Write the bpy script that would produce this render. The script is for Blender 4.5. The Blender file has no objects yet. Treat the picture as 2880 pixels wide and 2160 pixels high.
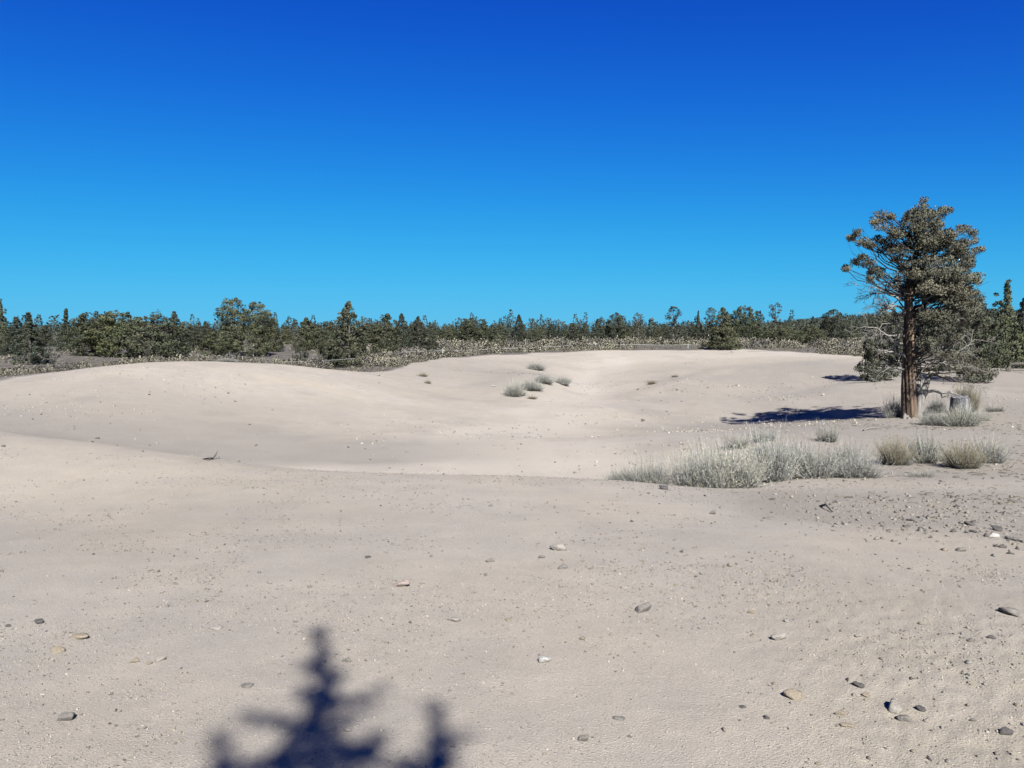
import bpy, math, random
import numpy as np
from mathutils import Vector, Matrix

random.seed(7)
RNG = np.random.default_rng(7)
scene = bpy.context.scene
COL = scene.collection

# ------------------------------------------------------------------ camera
EYE = 1.65                       # metres above the ground the photographer stands on
FPX, CU, CV = 2217.0, 1440.0, 1080.0
PITCH = math.atan((CV - 935.0) / FPX)
cam_d = bpy.data.cameras.new('camera')
cam_d.sensor_width = 36.0
cam_d.lens = 36.0 * FPX / 2880.0
cam_d.clip_start = 0.05
cam_d.clip_end = 9000.0
cam = bpy.data.objects.new('camera', cam_d)
COL.objects.link(cam)
cam.location = (0, 0, EYE)
cam.rotation_euler = (math.pi / 2 - PITCH, 0, 0)
scene.camera = cam

# ------------------------------------------------------------------ sky, sun, exposure
SUN_EL = math.radians(40.0)
ANTI = math.radians(13.7)        # shadows run 13.7 degrees left of the view axis
SDIR = np.array([-math.sin(ANTI), math.cos(ANTI)])      # ground direction of shadows
SLAT = np.array([math.cos(ANTI), math.sin(ANTI)])
world = bpy.data.worlds.new('World')
scene.world = world
world.use_nodes = True
wn = world.node_tree
wn.nodes.clear()
w_out = wn.nodes.new('ShaderNodeOutputWorld')
w_bg = wn.nodes.new('ShaderNodeBackground')
w_sky = wn.nodes.new('ShaderNodeTexSky')
w_sky.sky_type = 'NISHITA'
w_sky.sun_disc = False
w_sky.sun_elevation = SUN_EL
w_sky.sun_rotation = math.pi - ANTI
w_sky.altitude = 1300.0
w_sky.air_density = 1.0
w_sky.dust_density = 0.0
w_sky.ozone_density = 4.0
w_hsv = wn.nodes.new('ShaderNodeHueSaturation')
w_hsv.inputs['Saturation'].default_value = 1.28
w_hsv.inputs['Value'].default_value = 1.0
wn.links.new(w_sky.outputs[0], w_hsv.inputs['Color'])
EXPOSURE = 1.75
SKY_STRENGTH = 0.11
# one response curve per colour for the whole sky, like the deep-blue rendition of the phone camera
w_sep = wn.nodes.new('ShaderNodeSeparateColor'); w_com = wn.nodes.new('ShaderNodeCombineColor')
wn.links.new(w_hsv.outputs[0], w_sep.inputs[0])
def w_math(op, a, b):
    nd = wn.nodes.new('ShaderNodeMath'); nd.operation = op
    for i, q in enumerate((a, b)):
        if isinstance(q, (int, float)): nd.inputs[i].default_value = q
        else: wn.links.new(q, nd.inputs[i])
    return nd.outputs[0]
for ch, (amp, half, power) in enumerate(((0.31, 2.0, 1.07), (0.60, 0.25, 2.0), (0.98, 0.212, 2.0))):
    xp = w_math('POWER', w_math('MULTIPLY', w_sep.outputs[ch], 0.1308), power)
    val = w_math('MULTIPLY', w_math('DIVIDE', xp, w_math('ADD', xp, half)), amp / (2 ** EXPOSURE * SKY_STRENGTH))
    wn.links.new(val, w_com.inputs[ch])
wn.links.new(w_com.outputs[0], w_bg.inputs['Color'])
w_bg.inputs['Strength'].default_value = SKY_STRENGTH
wn.links.new(w_bg.outputs[0], w_out.inputs['Surface'])

sun_d = bpy.data.lights.new('sun', 'SUN')
sun_d.energy = 5.0
sun_d.angle = math.radians(0.53)
sun_d.color = (1.0, 0.985, 0.94)
sun = bpy.data.objects.new('sun', sun_d)
COL.objects.link(sun)
sun.location = (10, -30, 40)
ldir = Vector((SDIR[0] * math.cos(SUN_EL), SDIR[1] * math.cos(SUN_EL), -math.sin(SUN_EL)))
sun.rotation_euler = ldir.to_track_quat('-Z', 'Y').to_euler()

scene.view_settings.view_transform = 'Standard'
scene.view_settings.look = 'None'
scene.view_settings.exposure = EXPOSURE
scene.view_settings.gamma = 1.0
scene.view_settings.use_curve_mapping = False
try:
    scene.cycles.max_bounces = 5
    scene.cycles.diffuse_bounces = 3
    scene.cycles.glossy_bounces = 1
    scene.cycles.transmission_bounces = 2
    scene.cycles.transparent_max_bounces = 4
except Exception:
    pass

# ------------------------------------------------------------------ helpers
def link(o):
    COL.objects.link(o)
    return o

def tag(o, label=None, cat=None, group=None, kind=None):
    if label: o['label'] = label
    if cat: o['category'] = cat
    if group: o['group'] = group
    if kind: o['kind'] = kind
    return o

def mesh_np(name, V, F, mats, vcol=None, smooth=False, mat_idx=None):
    V = np.asarray(V, dtype=np.float32)
    F = np.asarray(F, dtype=np.int32)
    me = bpy.data.meshes.new(name)
    n, k = F.shape
    me.vertices.add(len(V)); me.vertices.foreach_set('co', V.ravel())
    me.loops.add(n * k); me.loops.foreach_set('vertex_index', F.ravel())
    me.polygons.add(n)
    me.polygons.foreach_set('loop_start', np.arange(0, n * k, k, dtype=np.int32))
    me.polygons.foreach_set('loop_total', np.full(n, k, dtype=np.int32))
    if smooth:
        me.polygons.foreach_set('use_smooth', np.ones(n, dtype=bool))
    for m in (mats if isinstance(mats, (list, tuple)) else [mats]):
        me.materials.append(m)
    if mat_idx is not None:
        me.polygons.foreach_set('material_index', np.asarray(mat_idx, dtype=np.int32))
    if vcol is not None:
        a = me.color_attributes.new('tint', 'FLOAT_COLOR', 'POINT')
        c = np.ones((len(V), 4), dtype=np.float32); c[:, :np.shape(vcol)[1]] = vcol
        a.data.foreach_set('color', c.ravel())
    me.update(calc_edges=True)
    me.validate()
    return me

def obj(name, me, parent=None, loc=(0, 0, 0), rot=(0, 0, 0), scale=(1, 1, 1)):
    o = bpy.data.objects.new(name, me)
    COL.objects.link(o)
    o.location = loc; o.rotation_euler = rot; o.scale = scale
    if parent: o.parent = parent
    return o

def empty(name, loc, rz=0.0, scale=(1, 1, 1)):
    o = bpy.data.objects.new(name, None)
    COL.objects.link(o)
    o.empty_display_size = 0.2
    o.location = loc; o.rotation_euler = (0, 0, rz); o.scale = scale
    return o

class Bag:
    """collects quads / tris (as quads with a repeated corner avoided: all faces have k corners)"""
    def __init__(self, k=4):
        self.V, self.F, self.C, self.n, self.k = [], [], [], 0, k
        self.Nn = []
    def add(self, V, F, c=None, nv=None):
        V = np.asarray(V, dtype=np.float32).reshape(-1, 3)
        F = np.asarray(F, dtype=np.int32).reshape(-1, self.k)
        self.V.append(V); self.F.append(F + self.n)
        if c is None: c = (1, 1, 1)
        c = np.broadcast_to(np.asarray(c, dtype=np.float32), V.shape)
        self.C.append(c)
        self.n += len(V)
        self.Nn.append(np.zeros_like(V) if nv is None else np.asarray(nv, dtype=np.float32))
        self.has_n = getattr(self, 'has_n', False) or nv is not None
    def mesh(self, name, mat, smooth=False):
        hn = getattr(self, 'has_n', False)
        me = mesh_np(name, np.concatenate(self.V), np.concatenate(self.F), mat,
                     np.concatenate(self.C), smooth or hn)
        if hn: me.normals_split_custom_set_from_vertices(np.concatenate(self.Nn))
        return me

def hash2(ix, iy, seed):
    h = (ix.astype(np.int64) * 374761393 + iy.astype(np.int64) * 668265263 + seed * 1442695041) & 0xFFFFFFFF
    h = ((h ^ (h >> 13)) * 1274126177) & 0xFFFFFFFF
    h = h ^ (h >> 16)
    return (h & 0xFFFFFF).astype(np.float64) / 0xFFFFFF

def vnoise(x, y, seed=0):
    ix = np.floor(x); iy = np.floor(y)
    fx = x - ix; fy = y - iy
    fx = fx * fx * fx * (fx * (fx * 6 - 15) + 10); fy = fy * fy * fy * (fy * (fy * 6 - 15) + 10)
    ix = ix.astype(np.int64); iy = iy.astype(np.int64)
    a = hash2(ix, iy, seed); b = hash2(ix + 1, iy, seed)
    c = hash2(ix, iy + 1, seed); d = hash2(ix + 1, iy + 1, seed)
    return (a + (b - a) * fx) * (1 - fy) + (c + (d - c) * fx) * fy - 0.5

def fbm(x, y, octv=4, seed=0):
    s = np.zeros_like(x, dtype=np.float64); a = 1.0; f = 1.0
    for i in range(octv):
        s += a * vnoise(x * f + 17.3 * i, y * f - 9.1 * i, seed + i)
        a *= 0.5; f *= 2.03
    return s

def sstep(a, b, x):
    t = np.clip((x - a) / (b - a), 0, 1)
    return t * t * (3 - 2 * t)

# ------------------------------------------------------------------ terrain from surveyed points
CP, SP = math.cos(PITCH), math.sin(PITCH)
def pix_dir(u, v):
    a = (u - CU) / FPX; b = (CV - v) / FPX
    return np.array([a, CP + b * SP, -SP + b * CP])       # x, y, z (not unit)

def at(u, v, Y):
    d = pix_dir(u, v)
    return d * (Y / d[1]) + np.array([0, 0, EYE])

SURVEY = [
    # near slope
    (0, 2160, 2.85), (1440, 2160, 2.85), (2880, 2160, 2.85), (700, 1800, 4.15), (2100, 1800, 4.1),
    (0, 1800, 4.2), (2880, 1800, 4.0), (0, 1550, 6.2), (720, 1550, 6.1), (1440, 1550, 6.0), (2160, 1550, 6.0), (2880, 1520, 6.9),
    (0, 1400, 8.9), (700, 1400, 8.7), (1440, 1400, 8.6), (2000, 1420, 8.2), (2500, 1420, 8.8), (2880, 1420, 9.3),
    # crest of the near slope
    (0, 1212, 14.0), (330, 1251, 12.5), (600, 1291, 11.4), (1000, 1326, 10.7), (1400, 1336, 10.5), (1750, 1351, 10.4), (2020, 1380, 10.0),
    # right-hand shelf
    (2250, 1350, 11.8), (2450, 1340, 12.2), (2700, 1330, 12.4), (2880, 1335, 12.0),
    (2100, 1240, 17.0), (2400, 1240, 16.5), (2650, 1260, 15.8), (2880, 1250, 16.5),
    (2555, 1172, 25), (2700, 1190, 23), (2880, 1160, 25), (2880, 1085, 38), (2650, 1062, 42), (2880, 1034, 52),
    # bowl
    (0, 1226, 16.5), (0, 1200, 20), (0, 1150, 23.5), (0, 1073, 29),
    (330, 1296, 15.5), (330, 1243, 19.5), (330, 1150, 24), (330, 1090, 27.5), (330, 1036, 31),
    (500, 1025, 32.5),
    (600, 1340, 14.5), (600, 1284, 18.5), (600, 1200, 23.5), (600, 1120, 28), (600, 1060, 31), (640, 1029, 42),
    (1000, 1372, 13.5), (1000, 1320, 17), (1000, 1250, 21.5), (1000, 1180, 27), (1000, 1110, 32), (900, 1043, 37), (1040, 1052, 39),
    (1200, 1376, 13.2), (1200, 1326, 16.5), (1200, 1200, 26), (1200, 1100, 37), (1200, 1060, 43), (1200, 1022, 52),
    (1400, 1378, 13), (1400, 1328, 16.5), (1400, 1230, 23), (1400, 1160, 31), (1400, 1090, 41), (1400, 1050, 48), (1400, 1015, 58), (1400, 998, 66),
    (1650, 1382, 12.8), (1650, 1330, 16.5), (1650, 1230, 23), (1650, 1150, 32), (1650, 1090, 43), (1650, 1060, 50), (1650, 1025, 59), (1650, 994, 68),
    (1900, 1390, 12.8), (1950, 1290, 16.5), (1950, 1210, 26.5), (1950, 1130, 37), (1950, 1080, 43), (1950, 1040, 51), (1950, 990, 68),
    (2080, 1187, 32), (2150, 1120, 40), (2150, 1060, 48), (2150, 1020, 55), (2150, 988, 68),
    (2400, 1200, 22), (2360, 1150, 31.5), (2400, 1080, 38), (2400, 1030, 48), (2400, 1003, 60),
    # low plain beyond the left mound and behind the rim
    (0, 1052, 38), (146, 1056, 38), (300, 1050, 40), (560, 1040, 42), (717, 1046, 43), (950, 1040, 48), (1100, 1020, 56), (1190, 1005, 63),
    (0, 1000, 56), (200, 992, 66), (500, 988, 68), (800, 985, 72), (1000, 982, 76),
    (1400, 975, 82), (1700, 970, 88), (2000, 968, 90), (2300, 970, 86), (2700, 1004, 62), (2880, 994, 68),
]
PTS = np.array([at(*s) for s in SURVEY])
EXTRA = [(-12, 0, -.05), (-6, -3, 0.0), (0, -4, 0.0), (6, -3, 0.0), (12, 0, -.15), (-14, 6, -.1), (14, 6, -.35), (-12, -9, -.1), (0, -10, 0), (12, -9, -.2),
         (-22, 18, -.4), (-26, 28, -.3), (-34, 40, -.5), (20, 16, -.6), (26, 26, -.7), (34, 38, -.6), (42, 55, -.4), (-46, 60, -.2),
         (0, 1.2, 0.02)]
PTS = np.vstack([PTS, np.array(EXTRA)])
def _U(r2):
    return 0.5 * r2 * np.log(r2 + 1e-9)
SC = 10.0
P2 = PTS[:, :2] / SC
n = len(P2)
K = _U(((P2[:, None] - P2[None]) ** 2).sum(-1)) + np.eye(n) * 0.004
Pm = np.hstack([np.ones((n, 1)), P2])
A = np.zeros((n + 3, n + 3)); A[:n, :n] = K; A[:n, n:] = Pm; A[n:, :n] = Pm.T
W = np.linalg.solve(A, np.concatenate([PTS[:, 2], np.zeros(3)]))

def tps(x, y):
    x = np.asarray(x, float); y = np.asarray(y, float)
    out = np.zeros(x.shape)
    xf, yf, of = x.ravel() / SC, y.ravel() / SC, out.ravel()
    for i in range(0, len(xf), 20000):
        a = xf[i:i + 20000]; b = yf[i:i + 20000]
        r2 = (a[:, None] - P2[None, :, 0]) ** 2 + (b[:, None] - P2[None, :, 1]) ** 2
        of[i:i + 20000] = _U(r2) @ W[:n] + W[n] + W[n + 1] * a + W[n + 2] * b
    return of.reshape(x.shape)

def gz(x, y, fine=True):
    x = np.asarray(x, float); y = np.asarray(y, float)
    far = np.maximum(sstep(74, 100, y), sstep(-6, -14, y))
    far = np.maximum(far, sstep(0, 1, (np.abs(x) - (0.78 * np.maximum(y, 0) + 11)) / (0.25 * np.maximum(y, 0) + 8)))
    plain = 0.30 + 0.0 * x
    # the wooded rise far off to the right, and a faint swell elsewhere
    d = np.hypot(x, y)
    plain = plain + 22.0 * sstep(420, 1100, d) * sstep(0.18, 0.55, x / (np.abs(y) + 1.0)) * (y > 0)
    plain = plain + 2.5 * sstep(500, 1500, d) + 0.25 * fbm(x / 40, y / 40, 3, 5) * sstep(70, 140, d)
    near = tps(np.clip(x, -60, 60), np.clip(y, -16, 104))
    z = near * (1 - far) + plain * far
    # shrub-covered nose inside the bowl, the gully right of it and the worn edge on the right flank
    z = z + 0.42 * np.exp(-(((x - 1.0) / 2.4) ** 2 + ((y - 43.5) / 4.5) ** 2))
    z = z - 0.34 * np.exp(-(((x - 4.4 - .10 * (y - 46)) / 1.9) ** 2)) * sstep(33, 42, y) * sstep(64, 54, y)
    e = (x - 7.2 - .62 * (y - 40))
    z = z + 0.26 * sstep(-2.2, .6, e) * sstep(9, 1.5, e) * sstep(37, 42, y) * sstep(56, 49, y)
    z = z + 0.09 * fbm(x / 6.5, y / 6.5, 2, 11) * sstep(9, 22, d)
    if fine:
        z = z + 0.012 * fbm(x / 1.7, y / 1.7, 2, 21) * sstep(30, 12, d)
        z = z + 0.003 * fbm(x / 0.06, y / 0.06, 2, 31) * sstep(30, 8, d)
        churn = rough_mask(x, y)
        z = z + 0.013 * churn * fbm(x / 0.07, y / 0.07, 3, 41) * sstep(20, 8, d)
    return z

def rough_mask(x, y):
    # loosened soil at the lower right and along the shelf under the shrubs
    a = sstep(0.35, 1.6, x - 0.10 * y) * sstep(6.5, 3.6, y)
    b = sstep(2.2, 4.0, x) * sstep(5.5, 7.5, y) * sstep(10.5, 8.8, y)
    return np.clip(a + 0.8 * b, 0, 1)

def hit(u, v, Y=None, tmax=160.0):
    """first point of the ground seen through a pixel of the survey"""
    d = pix_dir(u, v)
    if Y is not None:
        p = d * (Y / d[1]); return np.array([p[0], p[1], float(gq(p[0], p[1]))])
    t = np.geomspace(1.5, tmax, 2600)
    p = d[None] * t[:, None]
    g = gq(p[:, 0], p[:, 1])
    below = (p[:, 2] + EYE) < g
    i = int(np.argmax(below)) if below.any() else len(t) - 1
    return np.array([p[i, 0], p[i, 1], g[i]])

def px_size(px, Y):
    return px / FPX * Y

# ------------------------------------------------------------------ materials
def new_mat(name):
    m = bpy.data.materials.new(name); m.use_nodes = True
    nt = m.node_tree
    b = nt.nodes['Principled BSDF']
    b.inputs['Specular IOR Level'].default_value = 0.15
    b.inputs['Roughness'].default_value = 0.95
    return m, nt, b

def N(nt, t, **kw):
    nd = nt.nodes.new(t)
    for k, v in kw.items():
        if k in nd.inputs: nd.inputs[k].default_value = v
        else: setattr(nd, k, v)
    return nd

def ramp(nt, stops, fac):
    r = nt.nodes.new('ShaderNodeValToRGB')
    e = r.color_ramp.elements
    while len(e) > 1: e.remove(e[-1])
    e[0].position = stops[0][0]; e[0].color = (*stops[0][1], 1)
    for p, c in stops[1:]:
        q = e.new(p); q.color = (*c, 1)
    nt.links.new(fac, r.inputs['Fac'])
    return r.outputs['Color']

def mix(nt, a, b, fac, mode='MIX'):
    m = nt.nodes.new('ShaderNodeMix'); m.data_type = 'RGBA'; m.blend_type = mode
    for s, val in ((m.inputs[0], fac), (m.inputs[6], a), (m.inputs[7], b)):
        if hasattr(val, 'is_linked') or hasattr(val, 'links'):
            nt.links.new(val, s)
        elif isinstance(val, (tuple, list)): s.default_value = (*val, 1) if len(val) == 3 else val
        else: s.default_value = val
    return m.outputs[2]

def ground_material():
    m, nt, b = new_mat('dusty_soil')
    geo = N(nt, 'ShaderNodeNewGeometry')
    att = N(nt, 'ShaderNodeAttribute', attribute_name='tint')
    sep = N(nt, 'ShaderNodeSeparateColor')
    nt.links.new(att.outputs['Color'], sep.inputs[0])
    pos = geo.outputs['Position']
    def noise(scale, detail=4, rough=0.55, stretch=None):
        nn = N(nt, 'ShaderNodeTexNoise', Scale=scale, Detail=detail, Roughness=rough)
        if stretch:
            mp = N(nt, 'ShaderNodeMapping'); mp.inputs['Scale'].default_value = stretch
            nt.links.new(pos, mp.inputs['Vector']); nt.links.new(mp.outputs[0], nn.inputs['Vector'])
        else:
            nt.links.new(pos, nn.inputs['Vector'])
        return nn.outputs['Fac']
    big = ramp(nt, [(0.32, (.202, .183, .160)), (0.5, (.212, .190, .162)), (0.68, (.222, .195, .159))], noise(0.35, 5))
    mid = ramp(nt, [(0.3, (.91, .91, .915)), (0.7, (1.06, 1.055, 1.04))], noise(2.2, 5, 0.6))
    streak = ramp(nt, [(0.35, (.965, .965, .965)), (0.65, (1.03, 1.03, 1.03))], noise(1.2, 4, 0.6, (0.35, 2.2, 1)))
    grain = ramp(nt, [(0.28, (.62, .61, .60)), (0.5, (1.0, 1.0, 1.0)), (0.74, (1.28, 1.27, 1.25))], noise(120, 3, 0.75))
    c = mix(nt, big, mid, 1.0, 'MULTIPLY')
    c = mix(nt, c, streak, 1.0, 'MULTIPLY')
    c = mix(nt, c, grain, 0.75, 'MULTIPLY')
    # tan loosened soil (green channel of the survey tint)
    tan = mix(nt, (.176, .156, .121), (.204, .180, .140), noise(5.0, 4))
    tan = mix(nt, tan, grain, 0.8, 'MULTIPLY')
    fac = N(nt, 'ShaderNodeMath', operation='MULTIPLY'); nt.links.new(sep.outputs[1], fac.inputs[0])
    nt.links.new(ramp(nt, [(0.3, (.25, .25, .25)), (0.65, (1, 1, 1))], noise(1.6, 4)), fac.inputs[1])
    c = mix(nt, c, tan, fac.outputs[0])
    # pale grit
    vor = N(nt, 'ShaderNodeTexVoronoi', Scale=38.0); nt.links.new(pos, vor.inputs['Vector'])
    spk = ramp(nt, [(0.0, (1, 1, 1)), (0.13, (1, 1, 1)), (0.2, (0, 0, 0))], vor.outputs['Distance'])
    spm = N(nt, 'ShaderNodeMath', operation='MULTIPLY', use_clamp=True); nt.links.new(spk, spm.inputs[0])
    sp2 = ramp(nt, [(0.44, (0, 0, 0)), (0.54, (.9, .9, .9))], noise(26, 2)); nt.links.new(sp2, spm.inputs[1])
    c = mix(nt, c, (.31, .29, .25), spm.outputs[0])
    # dust packed pale along the line that is driven
    c = mix(nt, c, mix(nt, (.245, .220, .188), grain, 0.6, 'MULTIPLY'), att.outputs['Alpha'])
    # dark grit
    vo2 = N(nt, 'ShaderNodeTexVoronoi', Scale=46.0); nt.links.new(pos, vo2.inputs['Vector'])
    dk = ramp(nt, [(0.0, (1, 1, 1)), (0.12, (1, 1, 1)), (0.18, (0, 0, 0))], vo2.outputs['Distance'])
    dkm = N(nt, 'ShaderNodeMath', operation='MULTIPLY', use_clamp=True); nt.links.new(dk, dkm.inputs[0])
    nt.links.new(ramp(nt, [(0.46, (0, 0, 0)), (0.56, (.8, .8, .8))], noise(19, 2)), dkm.inputs[1])
    c = mix(nt, c, (.07, .063, .055), dkm.outputs[0])
    # dusky stony soil where the pale dust has been scoured off (blue channel)
    dus = mix(nt, (.135, .121, .105), (.168, .151, .129), noise(1.1, 5))
    dus = mix(nt, dus, grain, 0.8, 'MULTIPLY')
    c = mix(nt, c, dus, sep.outputs[2])
    # grey-brown floor of the sagebrush plain (red channel)
    plain = ramp(nt, [(0.3, (.041, .037, .033)), (0.5, (.061, .055, .048)), (0.7, (.088, .079, .067))], noise(1.3, 6, 0.65))
    c = mix(nt, c, plain, sep.outputs[0])
    nt.links.new(c, b.inputs['Base Color'])
    bump = N(nt, 'ShaderNodeBump', Strength=0.8, Distance=0.014)
    addn = N(nt, 'ShaderNodeMath', operation='ADD')
    nt.links.new(noise(110, 4, 0.7), addn.inputs[0])
    vm = N(nt, 'ShaderNodeMath', operation='MULTIPLY'); vm.inputs[1].default_value = 0.5
    nt.links.new(spk, vm.inputs[0]); nt.links.new(vm.outputs[0], addn.inputs[1])
    nt.links.new(addn.outputs[0], bump.inputs['Height'])
    nt.links.new(bump.outputs[0], b.inputs['Normal'])
    return m

def tint_mat(name, base, var=0.3, scale=6.0, trans=0.0, objvar=0.25, rough=0.9, yellow=1.0):
    """base colour x vertex tint x noise x a small per-object drift"""
    m, nt, b = new_mat(name)
    b.inputs['Roughness'].default_value = rough
    att = N(nt, 'ShaderNodeAttribute', attribute_name='tint')
    tc = N(nt, 'ShaderNodeTexCoord')
    no = N(nt, 'ShaderNodeTexNoise', Scale=scale, Detail=3.0)
    nt.links.new(tc.outputs['Object'], no.inputs['Vector'])
    r = ramp(nt, [(0.3, (1 - var,) * 3), (0.7, (1 + var,) * 3)], no.outputs['Fac'])
    c = mix(nt, base, att.outputs['Color'], 1.0, 'MULTIPLY')
    c = mix(nt, c, r, 1.0, 'MULTIPLY')
    oi = N(nt, 'ShaderNodeObjectInfo')
    r2 = ramp(nt, [(0.0, (1 - objvar, 1 - objvar, 1 - objvar * 0.8)), (0.5, (1, 1, 1)), (1.0, (1 + objvar, 1 + objvar * (1 - .2 * yellow), 1 + objvar * (.9 - 1.2 * yellow)))], oi.outputs['Random'])
    c = mix(nt, c, r2, 1.0, 'MULTIPLY')
    nt.links.new(c, b.inputs['Base Color'])
    return m

def wood_mat(name, dark, light, scale=9.0, squash=0.12):
    m, nt, b = new_mat(name)
    tc = N(nt, 'ShaderNodeTexCoord')
    mp = N(nt, 'ShaderNodeMapping'); mp.inputs['Scale'].default_value = (1, 1, squash)
    nt.links.new(tc.outputs['Object'], mp.inputs['Vector'])
    no = N(nt, 'ShaderNodeTexNoise', Scale=scale, Detail=6.0, Roughness=0.65)
    nt.links.new(mp.outputs[0], no.inputs['Vector'])
    c = ramp(nt, [(0.32, dark), (0.5, tuple((a + b_) / 2 for a, b_ in zip(dark, light))), (0.68, light)], no.outputs['Fac'])
    att = N(nt, 'ShaderNodeAttribute', attribute_name='tint')
    c = mix(nt, c, att.outputs['Color'], 1.0, 'MULTIPLY')
    nt.links.new(c, b.inputs['Base Color'])
    bp = N(nt, 'ShaderNodeBump', Strength=0.7, Distance=0.02)
    nt.links.new(no.outputs['Fac'], bp.inputs['Height']); nt.links.new(bp.outputs[0], b.inputs['Normal'])
    return m

def rock_mat(name, c0, c1):
    m, nt, b = new_mat(name)
    tc = N(nt, 'ShaderNodeTexCoord')
    no = N(nt, 'ShaderNodeTexNoise', Scale=3.0, Detail=6.0, Roughness=0.7)
    nt.links.new(tc.outputs['Object'], no.inputs['Vector'])
    c = ramp(nt, [(0.3, c0), (0.7, c1)], no.outputs['Fac'])
    nt.links.new(c, b.inputs['Base Color'])
    bp = N(nt, 'ShaderNodeBump', Strength=0.6, Distance=0.05)
    nt.links.new(no.outputs['Fac'], bp.inputs['Height']); nt.links.new(bp.outputs[0], b.inputs['Normal'])
    return m

M_GROUND = ground_material()
M_FOL = tint_mat('juniper_foliage', (.041, .0445, .0295), 0.25, 2.0, objvar=0.32, yellow=0.45)
M_FOLH = tint_mat('old_juniper_foliage', (.062, .062, .045), 0.22, 2.0, objvar=0.0)
M_FOLFAR = tint_mat('far_juniper_foliage', (.033, .038, .028), 0.25, 0.02, objvar=0.0)
M_SAGE = tint_mat('sagebrush_leaves', (.096, .090, .076), 0.25, 3.0, objvar=0.34, yellow=0.35)
M_RABBIT = tint_mat('rabbitbrush_stems', (.168, .166, .148), 0.2, 5.0, objvar=0.06)
M_DRY = tint_mat('dry_grass', (.094, .081, .056), 0.25, 5.0, objvar=0.15)
M_BARK = wood_mat('red_brown_bark', (.022, .016, .013), (.122, .087, .062), 16.0, 0.10)
M_BARKD = wood_mat('grey_bark', (.023, .020, .018), (.086, .077, .066), 10.0, 0.14)
M_DEAD = wood_mat('weathered_dead_wood', (.061, .057, .052), (.184, .171, .153), 14.0, 0.2)
M_STUMP = wood_mat('silver_stump_wood', (.034, .034, .036), (.122, .121, .121), 12.0, 0.09)
M_TWIG = tint_mat('litter', (.074, .064, .05), 0.3, 4.0, objvar=0.0)
M_WHITE = tint_mat('white_tape', (.20, .20, .19), 0.1, 3.0, objvar=0.0, rough=0.6)
M_RK = [rock_mat('pale_rock', (.150, .136, .117), (.215, .197, .172)),
        rock_mat('grey_rock', (.078, .071, .064), (.150, .138, .122)),
        rock_mat('dark_rock', (.034, .031, .030), (.085, .078, .072)),
        rock_mat('tan_rock', (.132, .109, .079), (.195, .166, .125)),
        rock_mat('pinkish_rock', (.150, .120, .104), (.205, .168, .147)),
        rock_mat('white_rock', (.205, .197, .18), (.27, .26, .243))]
M_PEB = tint_mat('gravel', (.140, .127, .108), 0.25, 8.0, objvar=0.0)

# ------------------------------------------------------------------ ground sheet
SHEET = {}
def gq(x, y):
    """height of the finished ground sheet"""
    x = np.asarray(x, float); y = np.asarray(y, float)
    lr = np.log(np.maximum(np.hypot(x, y), .5)); a = np.arctan2(x, y)
    a = np.where(a < SHEET['a'][0], a + 2 * math.pi, a)
    i = np.clip(np.searchsorted(SHEET['r'], lr) - 1, 0, len(SHEET['r']) - 2)
    j = np.clip(np.searchsorted(SHEET['a'], a) - 1, 0, len(SHEET['a']) - 2)
    fi = np.clip((lr - SHEET['r'][i]) / (SHEET['r'][i + 1] - SHEET['r'][i]), 0, 1)
    fj = np.clip((a - SHEET['a'][j]) / (SHEET['a'][j + 1] - SHEET['a'][j]), 0, 1)
    z = SHEET['z']
    return (z[i, j] * (1 - fj) + z[i, j + 1] * fj) * (1 - fi) + (z[i + 1, j] * (1 - fj) + z[i + 1, j + 1] * fj) * fi

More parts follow.
